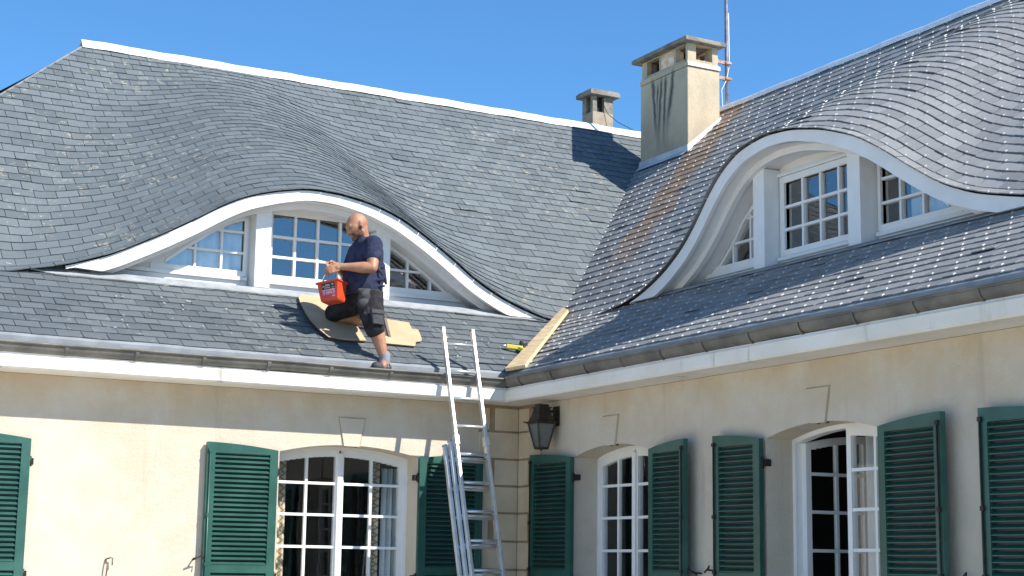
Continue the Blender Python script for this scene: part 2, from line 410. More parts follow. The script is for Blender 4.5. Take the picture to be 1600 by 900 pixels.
# ================================================================= ROOF SURFACE
T1, ZR = 3.87, 4.918
def z0(t): return 1.45+.58*(t+.3) if t < .9 else 2.147+.933*(t-.9)
def smooth_curve(pts, sig=.07, lo=0., hi=0.):
    xs = np.array([p[0] for p in pts]); ys = np.array([p[1] for p in pts])
    g = np.arange(xs[0]-1.2, xs[-1]+1.2, .01); v = np.interp(g, xs, ys, left=lo, right=hi)
    k = np.exp(-.5*(np.arange(-40, 41)*.01/sig)**2); k /= k.sum()
    return g, np.convolve(np.pad(v, 40, mode='edge'), k, 'valid')
ZB = 2.085
def mk(pts):
    p = [(u, max(0, z-ZB)) for u, z in pts]
    p = [(p[0][0]-.45, 0)]+p+[(p[-1][0]+.45, 0)]
    g, v = smooth_curve(p); return lambda u: float(np.interp(u, g, v, left=0, right=0))
HL = mk([(-3.47, 2.19), (-3.15, 2.30), (-2.8, 2.48), (-2.5, 2.65), (-2.3, 2.78), (-2.09, 2.89), (-1.82, 2.97), (-1.55, 3.02), (-1.26, 3.01), (-.97, 2.96), (-.73, 2.88), (-.49, 2.75), (-.24, 2.59), (.01, 2.41), (.26, 2.28), (.48, 2.20), (.72, 2.13)])
HR = mk([(.30, 2.13), (.54, 2.19), (.82, 2.30), (1.08, 2.45), (1.26, 2.61), (1.43, 2.80), (1.60, 2.96), (1.84, 3.085), (2.15, 3.13), (2.45, 3.11), (2.8, 3.03), (3.13, 2.91), (3.38, 2.77), (3.68, 2.57), (3.96, 2.40), (4.23, 2.29), (4.59, 2.20), (4.9, 2.14)])
U0 = {'L': -1.36, 'R': 2.40}; HF = {'L': HL, 'R': HR}
TF = .80
def bump_(side, u, t):
    s = min(1, max(0, (t-TF)/(T1-TF))); wd = 1-(.62 if side == 'L' else .74)*s; c = U0[side]
    return (1-s)**(1.08 if side == 'L' else .94)*HF[side](c+(u-c)/wd)
PLAIN = [False]
def P(side, u, t, off=0.0):
    if PLAIN[0]: return Vector((u, t, 1.45+.58*(t+.3)+off))
    z = z0(t)+(bump_(side, u, t) if t >= TF-.001 else 0)
    return Vector((u, t, z+off))
def nrm(side, u, t):
    e = .01; a = P(side, u+e, t)-P(side, u-e, t); b = P(side, u, min(t+e, T1))-P(side, u, t if t < .9 or t > .9+e else t-0)
    b = P(side, u, t+e if t+e < T1 else t)-P(side, u, t-e if t-e > TF or t < TF else t)
    n = a.cross(b); n.normalize(); return n if n.z > 0 else -n
def ulim(side, t):
    if side == 'L': return (-2.712-(T1-t)*.985, t)
    return (-t, 9.0)
def slates(side, t0, t1, e, name, mats, wd=.178, hooks=False, extra=None, uclip=None):
    mb = MB(); hk = []
    i = 0; t = t0
    while t < t1-.01:
        tb = t; tt = min(t+e*1.18, t1)
        lo, hi = ulim(side, tb); lo2, hi2 = ulim(side, tt); lo = min(lo, lo2); hi = max(hi, hi2)
        u = min(lo, lo2)-(wd*.5 if i % 2 else 0)-rng.uniform(0, .02)+(-.0)
        u = math.floor(u/wd)*wd-(wd*.5 if i % 2 else 0)
        while u < hi:
            ww = wd
            a, b = u+rng.uniform(.0016, .0032), u+ww-.0022
            ja = rng.uniform(-.0045, .0045); jb = ja+rng.uniform(-.004, .004); lift = rng.uniform(0, .003) if rng.rand() > .03 else rng.uniform(.004, .009); skew = rng.uniform(-.002, .002)
            u += ww
            if b <= lo+.01 or a >= hi-.01: continue
            a_ = max(a, lo); b_ = min(b, hi)
            def tv(side_, uu, t_):
                l, h = ulim(side, t_); return min(max(uu, l), h)
            ns = 3; bot = []; top = []; und = []
            for k in range(ns+1):
                uu = a+(b-a)*k/ns; tk = tb+ja+(jb-ja)*k/ns
                tk = max(tk, t0-.004) if i else tk
                ub = tv(side, uu, tk); ut = tv(side, uu, tt)
                n1 = nrm(side, ub, max(tk, TF) if t0 >= TF-.01 else tk)
                th = .0085+lift+skew*(k/ns-.5)*2
                pb = P(side, ub, tk if t0 < TF-.01 else max(tk, TF)); pt = P(side, ut, tt)
                bot.append(pb+n1*th); und.append(pb+n1*(th-.0070)); top.append(pt+nrm(side, ut, tt)*.001)
            if (top[0]-top[-1]).length < .004: continue
            bidx = len(mb.v)
            mb.v += [tuple(p) for p in bot+top+und]
            m1 = ns+1
            for k in range(ns):
                mb.f.append((bidx+k, bidx+k+1, bidx+m1+k+1, bidx+m1+k)); mb.m.append(0); mb.sm.append(False)
                mb.f.append((bidx+2*m1+k, bidx+2*m1+k+1, bidx+k+1, bidx+k)); mb.m.append(0); mb.sm.append(False)
            # side edges
            mb.f.append((bidx+2*m1, bidx, bidx+m1)); mb.m.append(0); mb.sm.append(False)
            mb.f.append((bidx+2*m1+ns, bidx+m1+ns, bidx+ns)); mb.m.append(0); mb.sm.append(False)
            if hooks and rng.rand() > .08:
                uc = (a+b)/2+rng.uniform(-.006, .006)
                if lo+.03 < uc < hi-.03:
                    p = (bot[1]+bot[2])/2; n = nrm(side, uc, max(tb, TF) if t0 >= TF-.01 else tb); up = (((top[1]+top[2])/2)-p).normalized(); sd = up.cross(n).normalized()
                    hk.append((p+sd*rng.uniform(-.006, .006), up, sd, n))
        t += e; i += 1
    for p, up, sd, n in hk:      # stainless hook: a small bright wire loop holding the slate's tail
        hw = rng.uniform(.0024, .0038); L = .019+rng.uniform(-.004, .005); q = p-up*.004+n*.001
        mb.hexa([q-sd*hw-n*.006, q+sd*hw-n*.006, q+sd*hw+up*L-n*.002, q-sd*hw+up*L-n*.002, q-sd*hw+n*.006, q+sd*hw+n*.006, q+sd*hw+up*L+n*.005, q-sd*hw+up*L+n*.005], 1)
    return mb
def roofpart(mb, name, mats, side, label): return part(mb, name, mats, side, label=label)
roofpart(slates('L', TF, T1-.02, .0865, '', None), 'slate_roof', [M['slateL'], M['hook']], 'L', 'old grey slate slope of the left wing swelling over its dormer')
PLAIN[0] = True
roofpart(slates('L', -.20, .95, .102, '', None), 'slate_eaves', [M['slateLL'], M['hook']], 'L', 'strip of old slates between gutter and dormer on the left wing')
PLAIN[0] = False
roofpart(slates('R', TF, T1-.02, .0885, '', None, hooks=True), 'slate_roof', [M['slateR'], M['hook']], 'R', 'paler slate slope of the right wing dotted with steel hooks, with a rusty streak')
PLAIN[0] = True
roofpart(slates('R', -.20, .95, .102, '', None, hooks=True), 'slate_eaves', [M['slateR'], M['hook']], 'R', 'strip of hooked slates between gutter and dormer on the right wing')
PLAIN[0] = False
# boarding under the slates, and the far slopes
for side in 'LR':
    mb = MB(); ts = [.848+(T1-.848)*k/40 for k in range(41)]
    rows = []
    for t in ts:
        lo, hi = ulim(side, t); n = 140
        rows.append([P(side, lo+(hi-lo)*k/n, t, -.012) for k in range(n+1)])
    mb.grid(rows); rows = []
    for t in (-.18, .3, .9, 1.0):
        lo, hi = ulim(side, t); rows.append([(lo, t, (1.45+.58*(t+.3))-.012), (hi, t, (1.45+.58*(t+.3))-.012)])
    mb.grid(rows); part(mb, 'roof_boarding', M['deck'], side)
mb = MB(); zr = z0(T1)-.02
mb.face([(-2.712, T1, zr), (T1, T1, zr), (8.2, 8.2, 1.3), (-7.0, 8.2, 1.3)]); mb.face([(-2.712, T1, zr), (-7.0, 8.2, 1.3), (-6.8, -.25, 1.3)])
mb.face([(T1, T1, zr), (T1, -9, zr), (8.2, -9, 1.3), (8.2, 8.2, 1.3)]); mb.face([(T1, -9, zr), (-.2, -9, 1.4), (8.2, -9, 1.3)])
part(mb, 'rear_roof', M['slateL'])
# ridge, hip and valley metalwork
def strip(pts, offs, name, m, side, h=.014, label=None):
    """pts: list of (outer) polyline pairs -> thin raised plate"""
    mb = MB(); mb.grid(offs); return part(mb, name, m, side, label=label)
def ridge(side):
    mb = MB(); zr = z0(T1); rows = []
    us = np.linspace(-2.76, T1+.02, 60) if side == 'L' else np.linspace(-T1, 9, 70)
    for u in us:
        j = .003*math.sin(u*7)+.002*math.sin(u*17)
        wdt = .078 if side == 'L' else .06
        rows.append([(u, T1-wdt, zr-.933*wdt+.022+j), (u, T1-wdt, zr-.933*wdt+.032+j), (u, T1-.018, zr+.034+j), (u, T1, zr+.048+j), (u, T1+.018, zr+.034+j), (u, T1+.1, zr-.07)])
    mb.grid(rows, smooth=False); part(mb, 'ridge_cap', M['zincw'] , side, label='bright zinc ridge strip of the %s wing' % ('left' if side == 'L' else 'right'))
M['zincw'] = mottled('bright_zinc', (.80, .81, .82), (.66, .68, .70), 8, .55, 40, .4, .006, .15, fine=.3)
ridge('L'); ridge('R')
mb = MB(); rows = []
for k in range(30):
    s = k/29*4.1; x, y = -2.712-s*.985, T1-s; z = z0(y); 
    rows.append([(x+.015, y-.008, z+.004), (x-.0, y+.0, z+.013), (x-.03, y+.02, z-.02)])
mb.grid(rows, smooth=False); part(mb, 'hip_strip', M['lead'])

# ================================================================= DORMERS
def curve_in(side, u, off):
    """point on the arch curve offset perpendicular downwards by off; returns (u',z')"""
    H = HF[side]; e = .02
    z = ZB+H(u); d = (H(u+e)-H(u-e))/(2*e); L = math.hypot(1, d)
    return (u+off*d/L, z-off/L)
def dormer(side):
    c = U0[side]; H = HF[side]
    ul, ur = (c-2.12, c+2.14) if side == 'L' else (c-2.06, c+2.40)
    us = [ul+(ur-ul)*k/120 for k in range(121)]
    YF = .828
    base = 2.150
    # fascia arch board
    mb = MB(); rows = []
    for u in us:
        th = .105*min(1, max(.25, (u-ul)/.25), max(.25, (ur-u)/.25)) if True else .1
        th *= (1-.22*math.exp(-((u-c)/.5)**2))
        a = curve_in(side, u, .004); b = curve_in(side, u, th)
        b = (b[0], max(b[1], min(base-.012, a[1]-.01)))
        rows.append([(a[0], YF+.03, a[1]), (a[0], YF, a[1]), (b[0], YF, b[1]), (b[0], YF+.03, b[1])])
    mb.grid(rows, smooth=False)
    root = part(mb, 'dormer', M['white'], side, label='white eyebrow dormer in the %s' % ('left wing roof, behind the kneeling man' if side == 'L' else 'right wing roof, shaded at the front'))
    def sub(m, name, mats, bevel=0): return m.build(name, mats, root, bevel=bevel)
    # soffit from the arch board back to the glazed wall
    YW = 1.16
    mb = MB(); rows = []
    for u in us:
        a = curve_in(side, u, .085); zz = max(a[1], base+.004)
        q = curve_in(side, u, .115); z3 = max(q[1], base+.006); uw = q[0]
        rows.append([(a[0], YF+.028, zz), (a[0], .98, zz+.004), (a[0], .982, zz-.022 if zz > base+.03 else zz), (q[0], 1.02, max(z3-.004, base+.005)), (uw, YW+.05, z3)])
    mb.grid(rows, smooth=False); sub(mb, 'soffit', M['white'])
    # glazed wall: white boarding with three openings
    S = 2.222
    uc = c+.04 if side == 'L' else c
    if side == 'R': uc = c-.02
    def sof(u): return max(S, ZB+H(u)-.118*math.hypot(1, (H(u+.02)-H(u-.02))/.04))
    def opening(u):
        d = u-uc
        if abs(d) < .405: return (2.34, 2.85)
        d = abs(d)
        if .65 < d < 1.30:
            k = (1.30-d)/.65; zz = 2.345+.47*(k**.92)
            return (2.344, min(zz, sof(u)-.035))
    edges = sorted(set([round(uc+s*x, 4) for s in (-1, 1) for x in (.405, .65, 1.30)]+[round(ul+(ur-ul)*k/160, 4) for k in range(161)]))
    mb = MB()
    for a, b in zip(edges[:-1], edges[1:]):
        if b-a < 1e-4: continue
        za, zb = sof(a)+.02, sof(b)+.02; mid = opening((a+b)/2)
        if mid is None:
            if za > S+.001 or zb > S+.001: mb.face([(a, YW, S-.03), (b, YW, S-.03), (b, YW, zb), (a, YW, za)])
        else:
            oa = opening(a+1e-4) or mid; ob = opening(b-1e-4) or mid
            mb.face([(a, YW, S-.03), (b, YW, S-.03), (b, YW, ob[0]), (a, YW, oa[0])])
            mb.face([(a, YW, oa[1]), (b, YW, ob[1]), (b, YW, zb), (a, YW, za)])
            mb.face([(a, YW, oa[1]), (b, YW, ob[1]), (b, YW+.05, ob[1]), (a, YW+.05, oa[1])]); mb.face([(a, YW, oa[0]), (b, YW, ob[0]), (b, YW+.05, ob[0]), (a, YW+.05, oa[0])])
    for x in (.405, .65):
        for s in (-1, 1):
            u = uc+s*x; lo, hi = opening(u+(.001 if (x == .65) == (s > 0) else -.001)) or (2.34, 2.85)
            mb.face([(u, YW, lo), (u, YW, hi), (u, YW+.05, hi), (u, YW+.05, lo)])
    sub(mb, 'window_surround', M['white'])
    # windows (frame + muntins + pane)
    def window(d0, d1, tri):
        f = MB(); g = MB(); yf = YW-.022; yb = YW+.03
        if not tri:
            zl, zh = 2.34, 2.85
            for (a, b, p, q) in ((d0-.05, d0, zl-.045, zh+.05), (d1, d1+.05, zl-.045, zh+.05)): f.box(uc+a, uc+b, yf, yb, p, q)
            f.box(uc+d0-.002, uc+d1+.002, yf+.001, yb, zh, zh+.05); f.box(uc+d0-.002, uc+d1+.002, yf+.001, yb, zl-.045, zl)
            for k in (1, 2, 3): x = uc+d0+(d1-d0)*k/4; f.box(x-.011, x+.011, yf+.01, yb, zl, zh)
            for z in (2.494, 2.666): f.box(uc+d0, uc+d1, yf+.008, yb+.002, z-.011, z+.011)
            f.box(uc+d0-.05, uc+d1+.05, yf-.028, yf+.004, zl-.082, zl-.055)      # sill drip
            g.face([(uc+d0, YW+.015, zl), (uc+d1, YW+.015, zl), (uc+d1, YW+.015, zh), (uc+d0, YW+.015, zh)])
        else:
            s = 1 if d0 > 0 else -1; inn, out = .65, 1.30
            n = 24; top = []
            for k in range(n+1):
                d = inn+(out-inn)*k/n; top.append((uc+s*d, (opening(uc+s*min(max(d, inn+.001), out-.001)) or (2.344, 2.35))[1]))
            # inner stile, bottom rail, raking head
            x = uc+s*inn; xs = sorted((x, x-s*.028)); f.box(xs[0], xs[1], yf, yb, 2.30, top[0][1]+.03)
            x2 = uc+s*(out+.12); xs = sorted((x, x2)); f.box(xs[0], xs[1], yf+.002, yb, 2.296, 2.344)
            for p, q in zip(top[:-1], top[1:]):
                a, b = (p, q) if p[0] < q[0] else (q, p)
                f.prism([(a[0], a[1]-.001), (b[0], b[1]-.001), (b[0], b[1]+.032), (a[0], a[1]+.032)], yf+.001, yb)
            for d in (.835, 1.055):
                zt = opening(uc+s*d)[1]; f.box(uc+s*d-.010, uc+s*d+.010, yf+.01, yb, 2.34, zt+.004)
            for z in (2.494, 2.666):
                dd = inn
                while dd < out and (opening(uc+s*(dd+.003)) or (0, 0))[1] > z: dd += .005
                xs = sorted((uc+s*inn, uc+s*dd)); f.box(xs[0], xs[1], yf+.008, yb+.002, z-.010, z+.010)
            pts = [(uc+s*inn, 2.344), (uc+s*out, 2.344)]+[(p[0], max(p[1], 2.3445)) for p in top[::-1]]
            if s < 0: pts = pts[::-1]
            g.face([(p[0], YW+.015, p[1]) for p in pts])
            # lower apron and sill
            xs = sorted((uc+s*.62, uc+s*1.62)); f.box(xs[0], xs[1], yf-.022, yf+.003, 2.262, 2.292)
            xs = sorted((uc+s*.62, uc+s*1.75)); f.box(xs[0], xs[1], yf+.004, YW+.01, 2.205, 2.262)
        w_ = f.build('window', M['whitewin'], root, bevel=.002); g.build('pane', M['glassD'], root)
    window(-.405, .405, False); window(.65, 1.30, True); window(-1.30, -.65, True)
    tr = MB(); rows = []
    for u in us:
        p = curve_in(side, u, .082); q = curve_in(side, u, .132); zt_ = max(p[1], base+.006); zq = max(q[1], base+.002)
        rows.append([(p[0], .962, zt_), (q[0], .962, zq), (q[0], 1.01, zq)])
    tr.grid(rows, smooth=False); sub(tr, 'inner_trim', M['white'])
    a_ = MB(); a_.box(uc-.46, uc+.46, YW-.02, YW+.01, 2.205, 2.258); sub(a_, 'apron', M['whitewin'])
    # two posts standing proud of the glazing
    for s in (-1, 1):
        x = uc+s*.535; zt = ZB+H(x)-.08
        p = MB(); p.box(x-.066, x+.066, 1.0, YW+.03, 2.20, min(ZB+H(x-.066), ZB+H(x+.066))-.09); sub(p, 'post', M['whitewin'], .003)
    # head board above the centre window
    hb = MB(); hb.box(uc-.47, uc+.47, YW-.035, YW+.01, 2.902, 2.925); sub(hb, 'head_trim', M['whitewin'])
    # lead ledge and front flashing
    lb = MB(); lb.face([(ul, .885, 2.145), (ur, .885, 2.145), (ur, YW+.02, 2.206), (ul, YW+.02, 2.206)])
    lb.box(ul+.35, ur-.35, 1.03, 1.10, 2.175, 2.202); sub(lb, 'ledge', M['lead'])
    fl = MB(); rows = []
    fw = .095 if side == 'L' else .05
    a0, b0 = (ul-.42, ur-.0) if side == 'L' else (ul-.16, ur+.1)
    for k in range(90):
        u = a0+(b0-a0)*k/89; tp = min(1, (u-a0)/.3+.05, (b0-u)/.12+.3); j = .004*math.sin(u*9)+.003*math.sin(u*23)
        t2 = .925; t1 = t2-fw*tp
        rows.append([(u, t1+j, 1.45+.58*(t1+.3)+.014), (u, t1+j, 1.45+.58*(t1+.3)+.024), (u, t2, 1.45+.58*(t2+.3)+.024)])
    fl.grid(rows, smooth=False); sub(fl, 'flashing', M['flash'] if side == 'L' else M['lead'])
    # dark attic lining
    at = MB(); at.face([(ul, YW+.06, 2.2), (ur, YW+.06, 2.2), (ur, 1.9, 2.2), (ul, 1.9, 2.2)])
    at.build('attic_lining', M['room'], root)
    return root, uc
dL, ucL = dormer('L'); dR, ucR = dormer('R')

# ================================================================= SHUTTERS
def shutter(side, u_hinge, width, direction, label, ang=0., z_out=.853, z_in=.812):
    """u_hinge: hinge line on the wall; direction +1 opens towards +u. local origin on the hinge line"""
    root = empty('shutter', (0, 0, 0)); root.parent = house
    loc = Vector((u_hinge, -.007 if side == 'L' else -.022, 0)); rz = (RZ if side == 'R' else 0)
    Mx = Matrix.Rotation(rz, 4, 'Z')@Matrix.Translation(loc)@Matrix.Rotation(-direction*ang, 4, 'Z')
    root.matrix_local = Matrix.Translation(LOFF)@Mx; root['label'] = label
    d = direction; th = .034; zb = -1.43
    def zt(x):
        k = x/width; return z_in+(z_out-z_in)*(1-(1-k)**1.9)
    f = MB(); st = .062; rails = [(-.078, -.022), (-.80, -.74), (zb, zb+.11)]
    def bx(a, b, z0_, z1_, y0=-th, y1=0.):
        x0, x1 = sorted((a*d, b*d)); f.box(x0, x1, y0, y1, z0_, z1_)
    # stiles with curved heads
    def cap(a, b, zlow):
        n = 8; pts = [(a+(b-a)*k/n) for k in range(n+1)]
        for p, q in zip(pts[:-1], pts[1:]):
            o = [(p*d, zlow), (q*d, zlow), (q*d, zt(q)), (p*d, zt(p))]
            if d < 0: o = [o[1], o[0], o[3], o[2]]
            f.prism(o, -th, 0)
    cap(0, st, zb); cap(width-st, width, zb); cap(st, width-st, z_in-.035)
    for a, b in rails: bx(st, width-st, a, b, -th+.001, -.001)
    o = f.build('frame', M['green'], root, merge=False)
    l = MB(); top = z_in-.035
    spans = [(rails[0][1], top), (rails[1][1], rails[0][0]), (rails[2][1], rails[1][0])]
    for a, b in spans:
        n = int((b-a)/.0335)
        for k in range(n):
            z = a+(k+.5)*(b-a)/n; x0, x1 = sorted((st*d, (width-st)*d))
            # slat leaning outwards at the bottom
            y0, y1 = -.031, -.006; za, zc = z-.0115, z+.0075; w2 = .0030
            l.hexa([(x0, y0, za-w2), (x1, y0, za-w2), (x1, y1, zc-w2), (x0, y1, zc-w2), (x0, y0, za+w2), (x1, y0, za+w2), (x1, y1, zc+w2), (x0, y1, zc+w2)])
    l.build('louvre', M['green'], root)
    # black sheet standing in for the shade between the slats, and hardware
    k = MB(); x0, x1 = sorted((.012*d, (width-.012)*d)); k.box(x0, x1, -.0036, -.0012, zb+.02, z_in-.04); k.build('gap_shade', M['black'], root)
    h = MB(); xe = (width-.02)*d
    h.tube([(xe, -th-.008, z_out-.05), (xe, -th-.008, -1.3)], .0055, 8)
    for z in (z_out-.06, .33, -.02, -.7): h.box(xe-.012, xe+.012, -th-.016, -th+.002, z-.012, z+.012)
    h.build('espagnolette_rod', M['green'] if side == 'L' else M['iron'], root)
    for z in (.66, -.10):
        hg = MB(); hg.tube([(-.004*d, -.01, z-.035), (-.004*d, -.01, z+.035)], .010, 8); xs = sorted((-.03*d, .01*d)); hg.box(xs[0], xs[1], -.004, .040, z-.022, z+.022); hg.build('hinge', M['iron'], root)
    return root
shutter('L', -3.855+.02, .55, -1, 'green louvred shutter at the far left edge of the house')
shutter('L', -2.045, .545, -1, 'green louvred shutter left of the sunlit window', .02)
shutter('L', -.89, .55, 1, 'green louvred shutter half hidden by the ladder, partly in shadow')
shutter('R', .90, .575, -1, 'dark green shutter under the wall lantern', .05)
shutter('R', 1.955, .50, 1, 'dark green shutter just right of the narrow closed window', .10)
shutter('R', 3.20, .475, -1, 'dark green shutter left of the half open window', .03)
shutter('R', 4.30, .56, 1, 'dark green shutter covering the right side of the half open window', .09)
shutter('R', 5.52+.13, .56, -1, 'dark green shutter at the right edge of the photo', .02)

# ================================================================= WINDOWS IN THE WALLS
def leaf(parent, w_, ztop_fn, u_start, glassm, sgn=1, zb=-1.38, cols=2, name='casement'):
    """casement leaf in local frame from x=0..w (times sgn); ztop_fn(world u)"""
    f = MB(); st = .040; rows = [.600, .362, .122, -.118, -.36, -.60]
    def bx(a, b, y0, y1, p, q):
        x0, x1 = sorted((a*sgn, b*sgn)); f.box(x0, x1, y0, y1, p, q)
    def topz(x): return ztop_fn(u_start+x*sgn)-.03
    n = 10
    for a, b, low in ((0, st, zb), (w_-st, w_, zb), (st, w_-st, None)):
        xs = [a+(b-a)*k/n for k in range(n+1)]
        for p, q in zip(xs[:-1], xs[1:]):
            lo = low if low is not None else min(topz(p), topz(q))-.045
            o = [(p*sgn, lo), (q*sgn, lo), (q*sgn, topz(q)), (p*sgn, topz(p))]
            if sgn < 0: o = [o[1], o[0], o[3], o[2]]
            f.prism(o, -.022, .022)
    bx(st, w_-st, -.021, .021, zb, zb+.5)
    for k in range(1, cols): x = st+(w_-2*st)*k/cols; bx(x-.010, x+.010, -.016, .012, zb+.5, topz(x)-.04)
    for z in rows: bx(st-.001, w_-st+.001, -.018, .013, z-.010, z+.010)
    o = f.build(name, M['whitewin'], parent, merge=False)
    g = MB(); xs = [st+(w_-2*st)*k/6 for k in range(7)]
    pts = [(st*sgn, zb+.5), ((w_-st)*sgn, zb+.5)]+[(x*sgn, topz(x)-.04) for x in xs[::-1]]
    if sgn < 0: pts = pts[::-1]
    g.face([(p[0], 0, p[1]) for p in pts]); g.build('pane', glassm, o)
    return o
def french_window(side, c, hw, label, open_left=False, depth=.225):
    fr = MB(); fz = lambda u: arch_z(u, c, hw)
    n = 24; t = .030
    us = [c-hw+2*hw*k/n for k in range(n+1)]
    for p, q in zip(us[:-1], us[1:]): fr.prism([(p, fz(p)-t), (q, fz(q)-t), (q, fz(q)+.004), (p, fz(p)+.004)], depth-.02, depth+.05)
    fr.box(c-hw-.002, c-hw+t, depth-.021, depth+.05, -1.43, fz(c-hw)); fr.box(c+hw-t, c+hw+.002, depth-.021, depth+.05, -1.43, fz(c+hw))
    fo = part(fr, 'window', M['whitewin'], side, label=label)
    lw = hw-t+.006
    e1 = empty('casement_hinge', (c-hw+t, depth+.005, 0)); e1.parent = fo
    # leaves are direct sub-parts of the window; placed through their own matrices
    L_ = leaf(fo, lw, fz, c-hw+t, M['glass'], 1); L_.parent = fo
    if open_left: L_.matrix_local = Matrix.Translation((c-hw+t+.02, depth+.03, 0))@Matrix.Rotation(R(88), 4, 'Z')
    else: L_.matrix_local = Matrix.Translation((c-hw+t, depth+.005, 0))
    R_ = leaf(fo, lw, fz, c+hw-t, M['glass'], -1); R_.matrix_local = Matrix.Translation((c+hw-t, depth+.005, 0))
    if open_left: L_['label'] = 'casement swung open into the room'
    bpy.data.objects.remove(e1)
    # meeting-stile cover strip
    ms = MB(); ms.box(c-.022+(.0 if not open_left else .0), c+.022, depth-.034, depth-.016, -1.38, fz(c)-.05)
    if not open_left: ms.build('meeting_bead', M['whitewin'], fo, bevel=.003)
    # shutter stops under the arch
    for du in (-.035, .045):
        sp = MB(); sp.tube([(c+du, .02, fz(c)-.012), (c+du, .02, fz(c)+.004)], .012, 8); sp.build('shutter_stop', M['iron'], fo)
    return fo
french_window('L', -1.45, .57, 'closed white french window with patterned curtains behind')
french_window('L', -5.15, .57, 'white french window out of frame on the left')
french_window('R', 1.385, .52, 'closed white french window beside the lantern')
french_window('R', 3.725, .52, 'white french window with one leaf open', True)
french_window('R', 6.07, .52, 'white french window out of frame on the right')

# ================================================================= CHIMNEYS
def chim_mat():
    m = mat('chimney_render', (.5, .42, .3), .88, 0, .15); n = N(m)
    c = n.mix(n.ramp(n.noise(3, 6, .6), .35, .7), (.56, .47, .335), (.45, .375, .27))
    x, y, z = n.xyz()
    left = n.math('LESS_THAN', x, .012)      # only the face turned to the courtyard carries the soot runs
    k = None
    for yc, sl_, zt_, zb_, wd in ((.62, -.13, 1.0, .35, .05), (.52, .10, .98, .30, .045), (.33, .20, 1.02, .38, .055), (.425, .05, .98, .28, .045), (.57, .02, .92, .55, .03)):
        cen = n.math('MULTIPLY_ADD', z, -sl_, yc+sl_*.7)
        wob = n.math('MULTIPLY', n.math('SUBTRACT', n.noise(6, 3), .5), .06)
        d = n.math('ABSOLUTE', n.math('SUBTRACT', n.math('ADD', y, wob), cen))
        b = n.math('MULTIPLY', n.ramp(d, 0, wd, 1, 0), n.math('MULTIPLY', n.ramp(z, zb_-.1, zb_+.35), n.ramp(z, zt_-.02, zt_+.1, 1, 0)))
        k = b if k is None else n.math('MAXIMUM', k, b)
    k = n.math('MULTIPLY', n.math('MULTIPLY', k, left), .95)
    c = n.mix(k, c, (.085, .085, .075))
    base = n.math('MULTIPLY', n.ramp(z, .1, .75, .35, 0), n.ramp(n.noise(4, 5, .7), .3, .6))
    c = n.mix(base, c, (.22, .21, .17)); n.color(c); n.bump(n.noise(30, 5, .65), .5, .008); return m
M['chim'] = chim_mat()
M['concrete'] = mottled('weathered_concrete', (.30, .275, .23), (.17, .155, .13), 9, .9, 50, .6, .008, spec=.1, fine=.5)
M['flue'] = mottled('clay_flue', (.70, .44, .24), (.86, .76, .60), 12, .8, 40, .3, .004, spec=.1)
M['soot'] = mat('soot', (.02, .018, .016), .95)  # soot black, also paints in the dark of the crown openings
ch = empty('chimney', (3.21, 2.235, 4.2)); ch.parent = house; ch.location = (3.21, 2.235, 4.2-GZ)
ch['label'] = 'big rendered chimney with soot runs where the two roofs meet'
X1, Y1, Zc = .415, .90, 1.33   # size; top of crown relative to 4.2 -> 5.50
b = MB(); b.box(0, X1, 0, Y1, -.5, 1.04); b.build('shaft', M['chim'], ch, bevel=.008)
b = MB(); b.box(-.006, X1+.004, -.006, Y1+.004, 1.043, 1.098); b.build('band', M['chim'], ch, bevel=.004)
b = MB(); b.box(-.004, X1+.002, -.016, -.0065, 1.045, 1.085); b.build('band_flashing', M['zincw'], ch, bevel=.003)
b = MB(); b.box(.15, .335, .30, .80, 1.098, 1.29); b.build('dark_core', M['soot'], ch)  # sooty block, its black stands in for the shaded crown interior
b = MB()   # crown piers leaving openings
zc0, zc1 = 1.098, 1.300
th = .06; ins = .012
def pier(x0, x1, y0, y1): b.box(x0, x1, y0, y1, zc0, zc1)
# left face (x=ins): openings y .05-.20 (near) , .55-.73 (far)
pier(ins, ins+th, ins, .05); pier(ins, ins+th, .235, .27); pier(ins, ins+th, .52, .55); pier(ins, ins+th, .79, Y1-ins)
pier(ins, ins+th, .06, .22); b.v = b.v[:-8]; b.f = b.f[:-6]; b.m = b.m[:-6]; b.sm = b.sm[:-6]
# front face (y=ins)
pier(ins+th, .12, ins, ins+th); pier(.33, X1-ins, ins, ins+th)
# back and right faces
pier(.10, .20, Y1-ins-th, Y1-ins); pier(.30, X1-ins, Y1-ins-th, Y1-ins); pier(X1-ins-th, X1-ins, ins+th, .16); pier(X1-ins-th, X1-ins, .38, .52); pier(X1-ins-th, X1-ins, .74, Y1-ins-th)
# sills and heads of the openings
for (x0, x1, y0, y1) in ((ins+.002, ins+th-.002, ins+.002, Y1-ins-.002), (ins+.002, X1-ins-.002, ins+.002, ins+th-.002), (X1-ins-th+.002, X1-ins-.002, ins+.002, Y1-ins-.002)):
    b.box(x0, x1, y0, y1, zc0+.001, zc0+.034); b.box(x0, x1, y0, y1, zc1-.012, zc1+.002)
b.build('crown', M['chim2'] if 'chim2' in M else mottled('crown_render', (.52, .44, .31), (.40, .33, .23), 5, .88, 40, .5, .006, spec=.1, fine=.3), ch)
b = MB(); b.box(ins+.004, .14, .272, .518, zc0, zc1-.01); b.build('flue', M['flue'], ch)
b = MB(); b.hexa([(-.065, -.07, 1.302), (X1+.045, -.06, 1.302), (X1+.045, Y1+.09, 1.302), (-.065, Y1+.09, 1.302), (-.065, -.07, 1.350), (X1+.045, -.06, 1.350), (X1+.045, Y1+.09, 1.350), (-.065, Y1+.09, 1.350)])
b.build('cap_slab', M['concrete'], ch, bevel=.008)
